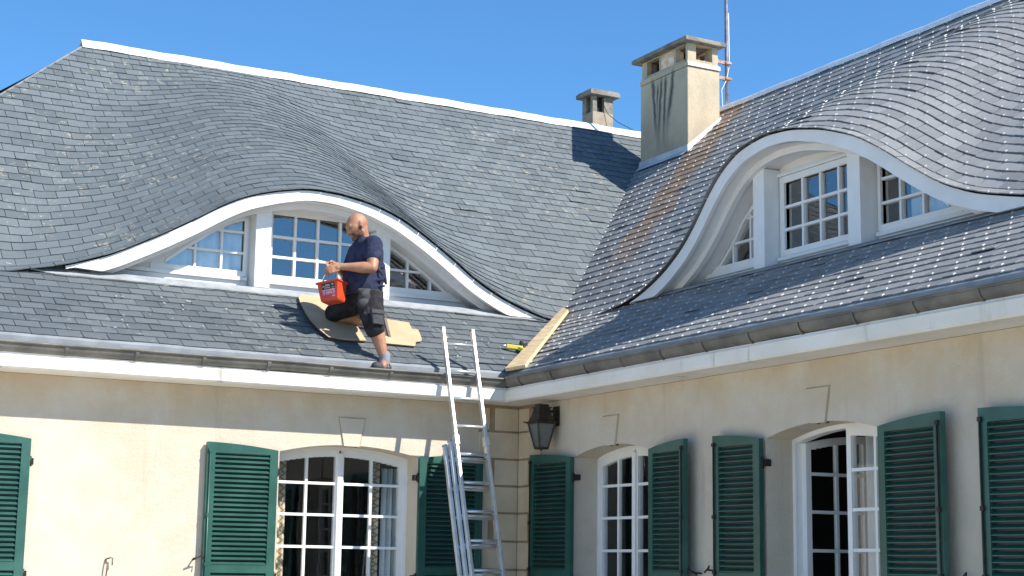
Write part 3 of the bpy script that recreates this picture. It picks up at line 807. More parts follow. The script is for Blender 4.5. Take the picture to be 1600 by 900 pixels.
# base flashings following the roof
def rz_(x): return z0(x)-4.2     # roof height on right wing at world x
b = MB(); xa, xb = 3.21-.012, 3.21+X1
b.face([(-.012, -.02, rz_(3.2)-.02), (-.012, Y1+.01, rz_(3.2)-.02), (-.012, Y1+.01, rz_(3.2)+.085), (-.012, -.012, rz_(3.2)+.085)])
b.face([(-.012, -.012, rz_(3.2)-.03), (X1+.01, -.012, rz_(3.625)-.03), (X1+.01, -.012, rz_(3.625)+.055), (-.012, -.012, rz_(3.2)+.085)])
b.face([(-.07, -.02, rz_(3.14)+.030), (-.012, -.02, rz_(3.198)+.034), (-.012, Y1, rz_(3.198)+.034), (-.07, Y1, rz_(3.14)+.030)])
b.build('base_flashing', M['zinc'], ch)
# small chimney behind the left ridge
sc = empty('chimney', (0, 0, 0), house); sc.location = (3.366, 4.4, 4.2-GZ); sc['label'] = 'small weathered chimney behind the left ridge'
b = MB(); b.box(-.0, .285, 0, .24, -.4, 1.10); b.build('shaft', M['concrete2'] if 'concrete2' in M else mottled('small_chimney_render', (.40, .34, .25), (.27, .23, .17), 7, .9, 50, .6, .008, spec=.1, fine=.45), sc, bevel=.006)
b = MB(); b.box(.002, .06, .002, .055, 1.10, 1.29); b.box(.16, .283, .002, .055, 1.10, 1.29); b.box(.002, .055, .15, .238, 1.10, 1.29); b.box(.23, .283, .06, .238, 1.10, 1.29); b.box(.06, .16, .185, .238, 1.10, 1.29)
b.build('crown', M['concrete'], sc)
b = MB(); b.box(.057, .228, .057, .183, 1.09, 1.292); b.build('dark_core', M['soot'], sc)  # same dark filling, shade of the small crown put in as colour
b = MB(); b.box(-.06, .35, -.055, .29, 1.292, 1.345); b.box(-.045, .335, -.04, .275, 1.345, 1.362); b.build('cap_slab', M['concrete'], sc, bevel=.007)

# ================================================================= THINGS ON THE HOUSE
# TV mast
am = empty('antenna_mast', (3.95, 2.55, 4.85)); tag(am, 'tall thin metal mast clamped to the side of the big chimney', 'mast')
b = MB(); b.tube([(0, 0, 0), (0, 0, .62), (0, 0, 1.3), (0, 0, 2.6)], .020, 10); b.build('pole', mottled('mast_metal', (.32, .30, .34), (.18, .15, .17), 9, .45, 50, .2, .002, .6), am)
for z in (.62, .44):
    b = MB(); b.box(-.325, .035, -.028, -.008, z-.018, z+.018); b.box(-.035, .045, -.04, .03, z-.012, z+.012); b.box(-.335, -.322, -.06, .03, z-.03, z+.03); b.build('bracket', mottled('rusty_bracket', (.30, .17, .12), (.42, .36, .33), 20, .7, 60, .3, .003, .3), am)
b = MB(); b.tube([(.024, -.01, 1.2), (.03, -.01, .6), (-.02, -.02, .42), (-.09, -.03, .30), (-.08, -.03, .12), (-.02, -.02, .02)], .005, 6); b.build('cable', M['white_plastic'], am)
b = MB(); b.tube([(3.50, 4.385, 5.40), (3.56, 4.37, 5.28), (3.65, 4.30, 5.18), (3.78, 4.15, 5.06), (3.90, 4.0, 4.95)], .004, 6)
tag(b.build('cable', M['black']), 'thin black cable dropping from the small chimney to the ridge', 'cable')

# wall lantern
ln = empty('wall_lantern', (0, -.60, 1.085)); LS = .80; tag(ln, 'black iron coach lantern on the wall under the eaves near the inner corner', 'lantern')
lx = -.135
def ring4(cx, cy, z, h): h *= LS; z *= .93; return [(cx-h, cy-h, z), (cx+h, cy-h, z), (cx+h, cy+h, z), (cx-h, cy+h, z)]
def frustum(mb, levels):
    for (z1, h1), (z2, h2) in zip(levels[:-1], levels[1:]):
        A, B = ring4(lx, 0, z1, h1), ring4(lx, 0, z2, h2)
        for k in range(4): mb.face([A[k], A[(k+1) % 4], B[(k+1) % 4], B[k]])
    mb.face(ring4(lx, 0, levels[0][0], levels[0][1])[::-1]); mb.face(ring4(lx, 0, levels[-1][0], levels[-1][1]))
b = MB(); frustum(b, [(-.006, .112), (.006, .112), (.012, .095), (.035, .083), (.065, .070), (.10, .062), (.118, .060), (.118, .070), (.128, .070), (.132, .05), (.150, .05)]); b.build('hood', M['iron'], ln)
b = MB()
A, B = ring4(lx, 0, -.006, .094), ring4(lx, 0, -.212, .046)
for k in range(4): b.bar(A[k], B[k], .012, .012)
for Rg in (A, B):
    for k in range(4): b.bar(Rg[k], Rg[(k+1) % 4], .013, .013)
b.box(lx-.036, lx+.036, -.036, .036, -.203, -.192); b.tube([(lx, 0, -.196), (lx, 0, -.215)], [.012, .004], 8)
for s in (-1, 1): b.tube([(lx-.08, s*.08, .004), (lx-.108, s*.10, .004)], .005, 6)
b.build('cage', M['iron'], ln)
b = MB(); A, B = ring4(lx, 0, -.01, .089), ring4(lx, 0, -.205, .043)
for k in range(4): b.face([A[k], A[(k+1) % 4], B[(k+1) % 4], B[k]])
b.build('glazing', M['lantern_glass'], ln)
b = MB(); b.box(-.012, -.002, -.045, .045, -.02, .13); b.bar((lx+.04, 0, .09), (-.008, 0, .09), .02, .02); b.build('wall_bracket', M['iron'], ln)

# hooks and shutter stays on the walls
def stay(x, y, z, label, side='L', flip=1):
    b = MB(); pts = [(0, 0, 0), (0, -.05, .004), (.02*flip, -.065, .012), (.05*flip, -.075, .03), (.045*flip, -.075, -.005)]
    b.tube(pts, [.006, .006, .005, .005, .004], 8); b.tube([(-.028*flip, -.055, -.012), (.02*flip, -.062, .012)], .006, 8)
    o = b.build('shutter_stay', M['iron']); o.location = (x, y, z); o.rotation_euler = (0, 0, RZ if side == 'R' else 0)
    tag(o, label, 'shutter stay', 'shutter stays on the walls')
stay(-2.64, 0, .02, 'iron stay sticking out left of the shutter beside the sunlit window')
stay(0, -2.50, -.03, 'iron stay at the right foot of the shutter beside the narrow window', 'R', -1)
stay(0, -2.64, -.01, 'small iron stay left of the shutter by the half open window', 'R')
stay(0, -4.93, -.03, 'iron stay left of the rightmost shutter', 'R')
b = MB(); b.tube([(-.02, -.005, .035), (0, -.03, .045), (.022, -.03, .045), (.022, -.028, -.005)], .005, 8); b.tube([(-.02, -.005, .035), (-.012, -.03, .0), (-.018, -.028, -.09)], .005, 8)
o = b.build('wall_hook', mottled('brown_iron', (.12, .09, .05), (.2, .15, .09), 15, .7)); o.location = (-3.25, 0, -.03); tag(o, 'small bent iron hook alone on the sunlit wall at lower left', 'hook')

# ladder: three nested aluminium sections
lad = empty('ladder', (-.68, -1.13, GZ+.05)); tag(lad, 'tall aluminium extension ladder leaning on the gutter at the inner corner', 'ladder')
k_ = .27
def lp(x, z, dy=0): return Vector((x+.68+(1.8-z)*.018, (-.335-k_*(1.4-z))+1.13+dy, z-GZ-.05))
def ladder_section(xl, xr, zbot, ztop, dy, z_r0, step, rr):
    for x in (xl, xr):
        b = MB(); b.bar(lp(x, zbot, dy), lp(x, ztop, dy), .026, .036, up=(0, 1, .27)); b.build('stile', M['alu'], lad, bevel=.004)
        e = MB(); e.bar(lp(x, ztop-.002, dy), lp(x, ztop+.012, dy), .030, .040, up=(0, 1, .27)); e.build('end_cap', M['alu2'], lad)
    z = z_r0
    while z > zbot+.05:
        b = MB(); b.tube([lp(xl+.01, z, dy), lp(xr-.01, z, dy)], rr, 10); b.build('rung', M['alu'], lad); z -= step
M['alu2'] = mat('grey_plastic', (.35, .35, .34), .6)
ladder_section(-.812, -.556, -1.4, 1.80, 0, 1.681, .2145, .0125)
ladder_section(-.840, -.536, -1.42, .915, .045, .79, .2145, .0125)
ladder_section(-.868, -.516, -1.43, .880, .09, .775, .2145, .0125)
for x in (-.812, -.556):
    b = MB(); c0 = lp(x, .93, -.0); b.bar(lp(x, .89, 0), lp(x, .965, 0), .038, .050, up=(0, 1, .27)); b.build('guide_bracket', M['alu'], lad, bevel=.003)

# board lying in the valley
pa, pb, pc, pd = Vector((-.275, -.27, 1.500)), Vector((.985, .99, 2.262)), Vector((-.20, -.46, 1.515)), Vector((.93, .80, 2.215))
def boardmesh(a, b, c, d, th):
    mb = MB(); n = ((b-a).cross(c-a)).normalized(); n = n if n.z > 0 else -n
    mb.hexa([a, c, d, b, a+n*th, c+n*th, d+n*th, b+n*th]); return mb
o = boardmesh(pa, pb, pc, pd, .028).build('wooden_board', M['plank'], bevel=.003)
tag(o, 'pale softwood plank lying in the valley between the two roofs', 'board')

# cardboard sheets on the lower slope (thickness 6 mm)
def onslope(x, y, off=.02): return Vector((x, y, 1.45+.58*(y+.3)+off))
def sheet(name, pts, off, label, thick=.008, curl=None):
    mb = MB(); n = Vector((0, -.58, 1)).normalized()
    top = [onslope(x, y, off)+n*thick+Vector((0, 0, (curl(x, y) if curl else 0))) for x, y in pts]; bot = [p-n*thick for p in top]
    mb.face(top, 0); mb.face(bot[::-1], 1)
    for i in range(len(pts)):
        j = (i+1) % len(pts); mb.face([bot[i], bot[j], top[j], top[i]], 1)
    o = mb.build(name, [M['card'], M['card_edge']]); tag(o, label, 'cardboard', 'cardboard sheets on the slates'); return o
sheet('cardboard_sheet', [(-1.575, .85), (-1.625, .765), (-1.650, .66), (-1.670, .54), (-1.686, .43), (-1.692, .32), (-1.677, .18), (-1.64, .065), (-1.50, .07), (-1.315, .085), (-1.29, .30), (-1.26, .60), (-1.25, .84), (-1.45, .86)], .022, 'curved brown cardboard sheet under the man\'s knee', curl=lambda x, y: max(0, (-1.55-x))*.16)
sheet('cardboard_sheet', [(-1.149, .075), (-.906, .068), (-.862, .148), (-.806, .167), (-.778, .222), (-.733, .385), (-.789, .388), (-.762, .505), (-.984, .54), (-1.16, .55)], .020, 'stepped brown cardboard sheet lying right of the man')

# yellow-and-black nail gun / hand tool against the board
tl = empty('hand_tool', tuple(onslope(.06, .13, .035))); tag(tl, 'small yellow and black hand tool lying on the slates beside the plank', 'tool')
b = MB(); b.bar((-.09, .05, .035), (.03, -.01, .02), .034, .036); b.bar((.0, 0.0, .02), (.035, -.06, -.01), .03, .034); b.build('body', M['yellow'], tl, bevel=.006)
b = MB(); b.bar((.03, .0, .02), (.085, .035, .05), .045, .05); b.bar((.055, .03, .04), (.06, .075, .085), .03, .035); b.build('handle', M['black'], tl, bevel=.006)
b = MB(); b.tube([(-.13, .07, .045), (-.085, .05, .035)], [.006, .012], 8); b.build('nozzle', M['alu'], tl)

# curtains
def curtain(u0, u1, d, z0_, z1_, m, label, side='L', waves=6, amp=.018):
    mb = MB(); n = waves*8; rows = []
    for q in (0, .5, 1): rows.append([(u0+(u1-u0)*k/n, d+amp*math.sin(k/8*2*math.pi)+amp*.4*math.sin(k*.33), z0_+q*(min(z1_, (ZB+HF[side](u0+(u1-u0)*k/n)-.06) if d > 1 else z1_)-z0_)) for k in range(n+1)])
    mb.grid(rows); o = mb.build('curtain', m); o.rotation_euler = (0, 0, RZ if side == 'R' else 0)
    s_ = o.modifiers.new('t', 'SOLIDIFY'); s_.thickness = .002
    tag(o, label, 'curtain'); return o
M['net'] = mottled('net_curtain', (.80, .84, .88), (.66, .71, .77), 4, .9, 50, .1, .002, spec=.1)
M['voile'] = mottled('white_voile', (.72, .72, .70), (.60, .60, .58), 4, .9, 50, .1, .002, spec=.1)
def lattice():
    m = mat('lattice_curtain', (.6, .5, .4), .9, 0, .1); n = N(m); x, y, z = n.xyz()
    a = n.math('PINGPONG', n.math('MULTIPLY', n.math('ADD', z, x), 1), .028); b_ = n.math('PINGPONG', n.math('SUBTRACT', z, x), .028)
    l = n.math('MINIMUM', a, b_); n.color(n.mix(n.ramp(l, .003, .009), (.34, .22, .11), (.66, .58, .46))); return m
M['lattice'] = lattice()
curtain(-2.02, -1.83, .34, -1.4, 1.0, M['lattice'], 'lattice-patterned curtain at the left side of the sunlit window', waves=3)
curtain(-1.14, -1.05, .36, -1.4, 1.0, M['lattice'], 'narrow lattice-patterned curtain at the right side of the sunlit window', waves=2)
curtain(-1.04, -.86, .33, -1.4, .74, M['voile'], 'white voile curtain at the right side of the sunlit window', waves=4)
curtain(ucL-1.45, ucL-.60, 1.235, 2.22, 2.95, M['net'], 'pale blue curtain behind the left pane of the left dormer', waves=7)
curtain(4.62-.9, 4.62-.0, .36, -1.4, 1.0, M['voile'], 'white curtain behind the right leaf of the half open window', 'R', waves=5)
curtain(ucR+.78, ucR+1.35, 1.30, 2.22, 2.9, M['net'], 'pale curtain behind the right pane of the right dormer', 'R', waves=5)

# ================================================================= PERSON
def fuse(mb, name, mats, parent=None, voxel=.006, sm=6, assign=None, fac=.5):
    """merge overlapping closed primitives into one continuous skin"""
    tmp = mb.build(name+'_tmp', mats)
    r = tmp.modifiers.new('r', 'REMESH'); r.mode = 'VOXEL'; r.voxel_size = voxel; r.use_smooth_shade = True
    q = tmp.modifiers.new('s', 'SMOOTH'); q.factor = fac; q.iterations = sm
    dg = bpy.context.evaluated_depsgraph_get(); me = bpy.data.meshes.new_from_object(tmp.evaluated_get(dg))
    o = bpy.data.objects.new(name, me); COL.objects.link(o); bpy.data.objects.remove(tmp); me.name = name
    me.materials.clear()
    for mt in (mats if isinstance(mats, (list, tuple)) else [mats]): me.materials.append(mt)
    for p in me.polygons: p.use_smooth = True; p.material_index = assign(p.center) if assign else 0
    if parent: o.parent = parent
    return o
def cap(mb, a, b, ra, rb, n=14, k=5):
    a, b = Vector(a), Vector(b); d = (b-a).normalized(); pts = []; rs = []
    for i in range(k): t = math.pi/2*(i+.15)/k; pts.append(a-d*ra*math.cos(t)); rs.append(ra*math.sin(t))
    for i in range(k, -1, -1):
        if i == k: pts.append(a.copy()); rs.append(ra); pts.append(b.copy()); rs.append(rb)
        else: t = math.pi/2*(i+.15)/k; pts.append(b+d*rb*math.cos(t)); rs.append(rb*math.sin(t))
    mb.tube(pts, rs, n)
def chain(mb, pts, rs):
    for i in range(len(pts)-1): cap(mb, pts[i], pts[i+1], rs[i], rs[i+1])
def loft(mb, levels, n=28):
    """levels: (cx, cy, z, rx, ry)"""
    rows = []
    for cx, cy, z, rx, ry in levels: rows.append([(cx+rx*math.copysign(abs(math.cos(2*math.pi*k/n))**.9, math.cos(2*math.pi*k/n)), cy+ry*math.copysign(abs(math.sin(2*math.pi*k/n))**.9, math.sin(2*math.pi*k/n)), z) for k in range(n)])
    b = len(mb.v); mb.grid(rows, close=True)
    mb.f.append(tuple(b+k for k in range(n))[::-1]); mb.m.append(0); mb.sm.append(False)
    e = b+(len(levels)-1)*n; mb.f.append(tuple(e+k for k in range(n))); mb.m.append(0); mb.sm.append(False)
M['skin'] = mottled('tanned_skin', (.42, .215, .13), (.33, .16, .095), 14, .5, 120, .15, .002, spec=.35)
M['stubble'] = mottled('stubbled_skin', (.15, .08, .058), (.09, .052, .04), 40, .6, 200, .2, .002, spec=.25)
M['tee'] = mottled('navy_cotton', (.026, .031, .062), (.046, .053, .092), 12, .9, 32, .8, .012, spec=.1)
M['shorts'] = mottled('black_work_cloth', (.016, .016, .018), (.040, .038, .040), 12, .85, 36, .8, .012, spec=.15)
M['trim'] = mottled('charcoal_work_cloth', (.045, .045, .05), (.07, .07, .075), 14, .8, 120, .3, .003, spec=.15)
M['sock'] = mottled('grey_sock', (.27, .26, .28), (.20, .195, .21), 20, .95, 160, .4, .003, spec=.05)
M['shoe'] = mottled('dark_shoe', (.03, .033, .042), (.06, .06, .07), 14, .7, 90, .3, .003)
M['sole'] = mottled('worn_sole', (.20, .16, .13), (.13, .105, .09), 16, .85, 90, .3, .003)
Hc = Vector((-1.432, .085, 2.606)); ph = R(30)
F_ = Vector((-math.cos(ph), 0, -math.sin(ph))); U_ = Vector((-math.sin(ph), 0, math.cos(ph))); S_ = Vector((0, -1, 0))
HM = Matrix((F_, S_, U_)).transposed()
def hp(f, s_, u): return Hc+(F_*f+S_*s_+U_*u)*.95
b = MB()
b.ell(hp(-.014, 0, .008), (.086, .068, .076), HM); b.ell(hp(.012, 0, -.012), (.078, .064, .072), HM)
b.ell(hp(.036, 0, -.060), (.050, .050, .048), HM); b.ell(hp(.066, 0, -.098), (.024, .026, .020), HM)
for s_ in (-1, 1):
    b.ell(hp(.008, s_*.044, -.068), (.040, .014, .034), HM, 8); b.ell(hp(.058, s_*.034, -.030), (.020, .017, .016), HM, 8)
    b.ell(hp(.071, s_*.027, .014), (.014, .022, .008), HM, 8)
    b.ell(hp(-.010, s_*.072, -.014), (.017, .008, .030), HM, 8); b.ell(hp(-.016, s_*.077, .0), (.013, .006, .016), HM, 8)
cap(b, hp(.083, 0, -.004), hp(.103, 0, -.038), .008, .0125); 
for s_ in (-1, 1): b.ell(hp(.092, s_*.010, -.041), (.010, .008, .008), HM, 6)
b.ell(hp(.080, 0, -.062), (.010, .022, .006), HM, 6); b.ell(hp(.078, 0, -.074), (.010, .019, .006), HM, 6)
chain(b, [hp(-.030, 0, -.03), (-1.372, .095, 2.515), (-1.345, .10, 2.45)], [.054, .056, .07])
# trunk under the clothes, arms, legs
loft(b, [(-1.345, .10, 2.475, .05, .08), (-1.335, .10, 2.43, .08, .15), (-1.33, .10, 2.36, .095, .165), (-1.345, .10, 2.2, .115, .15), (-1.345, .11, 2.08, .11, .15), (-1.32, .11, 2.0, .10, .15)])
shN, elN, wrN = Vector((-1.348, -.075, 2.425)), Vector((-1.385, -.15, 2.232)), Vector((-1.598, -.045, 2.236))
shF, elF, wrF = Vector((-1.335, .275, 2.425)), Vector((-1.39, .335, 2.245)), Vector((-1.555, .165, 2.285))
def arm(sh, el, wr):
    d = (wr-el)
    chain(b, [sh, sh.lerp(el, .45), el], [.060, .052, .041]); chain(b, [el, el+d*.28, el+d*.7, wr], [.041, .046, .033, .026])
    b.ell(sh.lerp(el, .5)+Vector((.006, 0, 0)), (.052, .048, .07))
arm(shN, elN, wrN); arm(shF, elF, wrF)
def hand(wr, fwd, palmn, across, curl):
    """wr wrist, fwd along the hand, palmn out of the palm, across towards the thumb side"""
    fwd, palmn, across = Vector(fwd).normalized(), Vector(palmn).normalized(), Vector(across).normalized()
    HMx = Matrix((fwd, across, palmn)).transposed()
    b.ell(wr+fwd*.042, (.046, .036, .0155), HMx, 10); cap(b, wr-fwd*.01, wr+fwd*.03, .024, .022)
    for i, (a_, ln_) in enumerate(((.027, .066), (.009, .074), (-.009, .068), (-.026, .054))):
        p = wr+fwd*.070+across*a_; ang = curl[i]; seg = (ln_*.45, ln_*.32, ln_*.25); rr = (.0095, .0088, .0078, .0068); t = ang*.45
        for k in range(3):
            dr = (fwd*math.cos(t)+palmn*math.sin(t)).normalized(); q = p+dr*seg[k]; cap(b, p, q, rr[k], rr[k+1], 10, 4); p = q; t += ang*(.55+.1*k)
    p = wr+fwd*.018+across*.028+palmn*.006; d1 = (fwd*.62+across*.55+palmn*.5).normalized(); q = p+d1*.036; cap(b, wr+fwd*.012+across*.012, p, .014, .013, 10, 4); cap(b, p, q, .0125, .0105, 10, 4)
    d2 = (fwd*.85+across*.05+palmn*.6).normalized(); cap(b, q, q+d2*.03, .0105, .0085, 10, 4)
hand(wrN, (-.90, .18, -.30), (-.25, .75, -.55), (-.15, .3, .95), (.75, .95, 1.1, 1.2))
hand(wrF, (-.86, -.42, -.20), (.1, -.75, -.6), (-.3, .2, .93), (.6, .75, .95, 1.1))
hipN, knN, anN = Vector((-1.322, .025, 2.04)), Vector((-1.385, -.19, 1.80)), Vector((-1.290, -.215, 1.520))
hipF, knF, anF = Vector((-1.30, .20, 2.05)), Vector((-1.492, .37, 1.935)), Vector((-1.16, .315, 1.868))
for h, k_n, a_ in ((hipN, knN, anN), (hipF, knF, anF)):
    chain(b, [h, h.lerp(k_n, .5), k_n], [.092, .080, .056]); back = Vector((.014, .010, 0)) if h is hipN else Vector((0, .0, .012))
    chain(b, [k_n, k_n.lerp(a_, .32)+back, k_n.lerp(a_, .7)+back*.5, a_], [.054, .058, .042, .031])
cap(b, anN, anN+Vector((-.03, -.035, -.05)), .03, .03); cap(b, anF, anF+Vector((.045, .0, -.03)), .03, .03)
def skinslot(p):
    q = p-Hc; f, s_, u = q.dot(F_)/.95, abs(q.dot(S_))/.95, q.dot(U_)/.95
    if u < -.048 and f > .0 and u > -.13 and s_ < .07 and not (f > .072 and s_ < .02 and -.082 < u < -.055): return 1
    if u < -.02 and -.005 < f < .03 and s_ > .045 and u > -.1: return 1
    return 0
person = fuse(b, 'person', [M['skin'], M['stubble']], None, .0042, 3, skinslot)
tag(person, 'bald bearded man in navy T-shirt and black shorts kneeling on the roof slates', 'person')
# eyes, brows and mouth line
for s_ in (-1, 1):
    e = MB(); e.ell(hp(.0755, s_*.027, -.004), (.012, .013, .0055), HM, 8); e.build('eye', mat('eye_dark%d' % (s_+1), (.06, .035, .03), .3), person)
    e = MB(); cap(e, hp(.083, s_*.014, .016), hp(.071, s_*.044, .017), .004, .003, 8, 3); e.build('eyebrow', M['stubble'], person)
e = MB(); cap(e, hp(.0865, -.017, -.0675), hp(.0865, .017, -.0675), .0028, .0028, 8, 3); e.build('mouth', mat('lip_shadow', (.12, .04, .035), .5), person)
# T-shirt
b = MB()
loft(b, [(-1.352, .10, 2.512, .058, .066), (-1.345, .10, 2.487, .076, .105), (-1.338, .10, 2.455, .100, .165), (-1.332, .10, 2.40, .118, .190), (-1.340, .10, 2.30, .130, .182), (-1.352, .10, 2.20, .150, .178), (-1.358, .105, 2.13, .158, .176), (-1.350, .11, 2.085, .150, .174), (-1.342, .11, 2.06, .146, .172)])
for sh, el in ((shN, elN), (shF, elF)):
    chain(b, [sh+Vector((.008, .03 if sh is shN else -.03, .012)), sh, sh.lerp(el, .46)], [.074, .074, .068])
# folds
for (p, q, r_) in (((-1.46, -.02, 2.13), (-1.26, -.075, 2.165), .016), ((-1.45, -.03, 2.10), (-1.24, -.06, 2.118), .014), ((-1.43, -.04, 2.21), (-1.26, -.09, 2.26), .014), ((-1.22, .02, 2.30), (-1.20, .0, 2.15), .016), ((-1.40, -.07, 2.34), (-1.27, -.09, 2.20), .013)):
    cap(b, p, q, r_, r_*.7)
tee = fuse(b, 't_shirt', M['tee'], person, .006, 5)
# shorts
b = MB()
loft(b, [(-1.336, .11, 2.095, .140, .166), (-1.330, .11, 2.05, .138, .168), (-1.320, .11, 2.0, .130, .165), (-1.33, .10, 1.97, .10, .13)])
chain(b, [hipN+Vector((.0, .01, -.01)), hipN.lerp(knN, .55), knN+Vector((.012, .0, -.015)), knN+Vector((.016, -.002, -.040))], [.105, .100, .082, .077])
chain(b, [hipF, hipF.lerp(knF, .5)+Vector((0, 0, .006)), hipF.lerp(knF, .93)], [.105, .098, .074])
for (p, q, r_) in (((-1.44, -.09, 1.97), (-1.30, -.12, 1.93), .013), ((-1.45, -.17, 1.87), (-1.31, -.17, 1.84), .013), ((-1.25, -.05, 2.02), (-1.30, -.17, 1.86), .012)): cap(b, p, q, r_, r_*.7)
shorts = fuse(b, 'shorts', M['shorts'], person, .006, 4)
# belt, tool pouch and thigh pocket (worn: children)
b = MB(); rows = []
for k in range(41):
    t = 2*math.pi*k/40; rows.append([(-1.336+.147*math.cos(t), .11+.173*math.sin(t), 2.085-.0), (-1.336+.147*math.cos(t), .11+.173*math.sin(t), 2.052)])
b.grid(rows); b.build('belt', M['trim'], person)
b = MB(); b.ell((-1.425, -.105, 2.0), (.052, .036, .075), None, 10); b.ell((-1.432, -.12, 1.955), (.055, .034, .045), None, 10); cap(b, (-1.46, -.085, 2.06), (-1.38, -.09, 2.065), .018, .018)
b.ell((-1.44, -.135, 2.02), (.03, .018, .03), None, 8)
fuse(b, 'tool_pouch', M['trim'], person, .006, 3)
b = MB(); b.hexa([(-1.42, -.285, 1.785), (-1.335, -.29, 1.775), (-1.335, -.255, 1.775), (-1.42, -.25, 1.785), (-1.425, -.25, 1.885), (-1.335, -.262, 1.882), (-1.335, -.22, 1.882), (-1.425, -.21, 1.885)])
b.hexa([(-1.43, -.27, 1.865), (-1.33, -.28, 1.862), (-1.33, -.25, 1.862), (-1.43, -.24, 1.865), (-1.43, -.262, 1.898), (-1.33, -.270, 1.896), (-1.33, -.23, 1.896), (-1.43, -.22, 1.898)])
fuse(b, 'thigh_pocket', M['trim'], person, .005, 2)
# socks and shoes
b = MB(); cap(b, anN+Vector((.003, .003, .034)), anN+Vector((-.006, -.004, -.052)), .043, .042); fuse(b, 'sock', M['sock'], person, .005, 2)
b = MB(); cap(b, anN+Vector((.022, .01, -.056)), anN+Vector((-.095, -.055, -.058)), .041, .036); cap(b, anN+Vector((0, 0, -.035)), anN+Vector((-.03, -.02, -.05)), .043, .038); fuse(b, 'shoe', M['shoe'], person, .005, 3)
b = MB(); cap(b, anF+Vector((-.03, .0, .0)), anF+Vector((.02, -.003, .01)), .040, .040); fuse(b, 'sock', M['sock'], person, .005, 2)
b = MB(); cap(b, anF+Vector((.048, .0, .022)), anF+Vector((.052, -.075, -.085)), .040, .038); cap(b, anF+Vector((.02, .0, .0)), anF+Vector((.04, -.03, -.03)), .042, .04); fuse(b, 'shoe', M['shoe'], person, .005, 3)
b = MB(); b.bar(anF+Vector((.088, -.0, .045)), anF+Vector((.090, -.10, -.125)), .075, .026, up=(1, 0, 0)); b.build('shoe_sole', M['sole'], person, bevel=.006)

# red tub hanging from the man's fingers
M['red'] = mottled('red_plastic', (.66, .075, .022), (.56, .055, .018), 5, .38, 60, .08, .002)
M['redtext'] = mat('pink_print', (.80, .42, .45), .5); M['violet'] = mat('violet_print', (.45, .12, .25), .5)
tub = empty('plastic_tub', (-1.632, .03, 2.045)); tub.rotation_euler = (R(-3), R(-8), R(-50)); tub.scale = (.98, .98, .98)
tag(tub, 'red plastic tub with black label hanging by its white handle from the man\'s hand', 'tub')
def rect(hx, hy, z): return [(-hx, -hy, z), (hx, -hy, z), (hx, hy, z), (-hx, hy, z)]
b = MB(); lv = [(-.085, .068, .058), (-.070, .076, .064), (.068, .092, .076), (.072, .092, .076)]
for (z1, a1, b1), (z2, a2, b2) in zip(lv[:-1], lv[1:]):
    A, B = rect(a1, b1, z1), rect(a2, b2, z2)
    for k in range(4): b.face([A[k], A[(k+1) % 4], B[(k+1) % 4], B[k]]); 
b.face(rect(.068, .058, -.085)[::-1])
lv2 = [(.072, .087, .071), (-.08, .066, .056)]
A, B = rect(.087, .071, .072), rect(.066, .056, -.078)
for k in range(4): b.face([B[k], A[k], A[(k+1) % 4], B[(k+1) % 4]][::-1])
b.face(rect(.066, .056, -.078)); b.build('tub_body', M['red'], tub, bevel=.006, merge=True)
b = MB()
for (x0, x1, y0, y1) in ((-.101, .101, -.085, -.073), (-.101, .101, .073, .085), (-.101, -.089, -.073, .073), (.089, .101, -.073, .073)): b.box(x0, x1, y0, y1, .064, .078)
b.build('rim', M['red'], tub, bevel=.002)
def onface(x, z, off=.0012):    # point on the front face (tapered)
    k = (z+.070)/(.138); hy = .064+(.076-.064)*k; return (x, -hy-off, z)
def patch(mb, x0, x1, z0_, z1_, off=.0012, m=0): mb.face([onface(x0, z0_, off), onface(x1, z0_, off), onface(x1, z1_, off), onface(x0, z1_, off)], m)
b = MB(); patch(b, -.052, .060, .012, .058); 
for (x0, x1, z0_, z1_) in ((-.046, -.026, .030, .040), (-.020, .018, .034, .048), (.034, .050, .036, .050), (-.030, .020, .018, .026), (.030, .054, .018, .023)): patch(b, x0, x1, z0_, z1_, .002, 1)
b.build('label', [M['black'], mat('label_print', (.45, .36, .34), .5)], tub)
b = MB(); patch(b, -.054, .062, -.036, .006, .0012, 1)
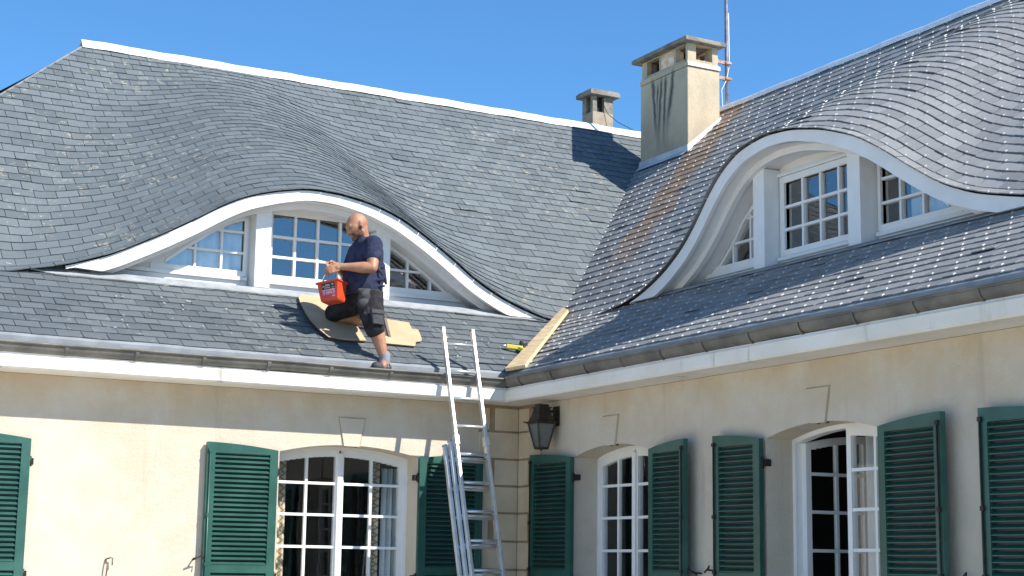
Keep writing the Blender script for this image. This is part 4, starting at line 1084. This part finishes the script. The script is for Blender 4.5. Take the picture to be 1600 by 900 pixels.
# pale block lettering strokes on the violet band, and a small line beneath (illegible in the photo)
def stroke(x0, z0_, x1, z1_, w_=.0035):
    d = Vector((x1-x0, 0, z1_-z0_)).normalized(); n = Vector((-d.z, 0, d.x))*w_
    q = [(x0+n.x, z0_+n.z), (x0-n.x, z0_-n.z), (x1-n.x, z1_-n.z), (x1+n.x, z1_+n.z)]; b.face([onface(x, z, .0024) for x, z in q][::-1])
for st_ in ((-.044, -.010, -.034, -.010), (-.034, -.010, -.038, -.026), (-.014, -.026, -.014, -.008), (-.014, -.008, -.006, -.020), (-.006, -.020, .002, -.008), (.002, -.008, .002, -.026), (.010, -.026, .010, -.008), (.010, -.008, .020, -.008), (.010, -.017, .018, -.017), (.038, -.004, .052, -.010), (.052, -.010, .050, -.026), (.050, -.026, .038, -.030), (.026, -.026, .026, -.010), (-.052, .002, .058, .004)): stroke(*st_)
for x in (.030, .037, .044, .051): stroke(x, -.052, x+.004, -.044, .0028)
b.build('printed_mark', [M['redtext'], M['violet']], tub)
b = MB(); hp_ = []
for k in range(13):
    t = math.pi*k/12; hp_.append((.088*math.cos(t)*(1 if k not in (0, 12) else 1), 0, .060+.108*math.sin(t)**.8))
b.tube(hp_, .0045, 8); b.build('handle', M['white_plastic'], tub)
b = MB(); b.tube([(-.05, -.03, .06), (-.056, -.03, .10), (-.045, -.03, .115)], [.006, .006, .009], 8); b.build('brush_handle', mat('pink_plastic', (.75, .25, .32), .4), tub)

# slate chips and dust left by the work on the lower slope
b = MB()
for i in range(60):
    x = rng.choice([rng.uniform(-3.4, -1.9), rng.uniform(-.6, -.05)], p=[.65, .35]); y = rng.uniform(-.08, .62); p = onslope(x, y, .024); a = rng.uniform(0, 6.3); q = rng.uniform(.004, .011)
    d1 = Vector((math.cos(a), math.sin(a), .58*math.sin(a)))*q; d2 = Vector((-math.sin(a), math.cos(a), .58*math.cos(a)))*q*rng.uniform(.3, .7); n = Vector((0, -.3, .9))*.004
    b.hexa([p-d1-d2, p+d1-d2*.6, p+d1*.8+d2, p-d1+d2, p-d1-d2+n, p+d1-d2*.6+n, p+d1*.8+d2+n, p-d1+d2+n])
tag(b.build('slate_chips', mottled('chip_dust', (.46, .47, .47), (.34, .35, .36), 30, .8)), 'pale slate chips scattered over the lower slates of the left wing', 'chips', kind='stuff')

b = MB(); b.box(-.022, .022, -.01, .035, -.045, .040); b.box(-.030, .012, -.016, .0, -.03, .02)
o = b.build('piece', mottled('orange_brown', (.50, .16, .07), (.36, .10, .05), 20, .6), bevel=.004); o.location = (-.640, 1.10, 2.795)  # orange-brown block beside the post, no particular fitting
tag(o, 'small orange-brown clamp beside the right-hand post of the left dormer', 'piece')
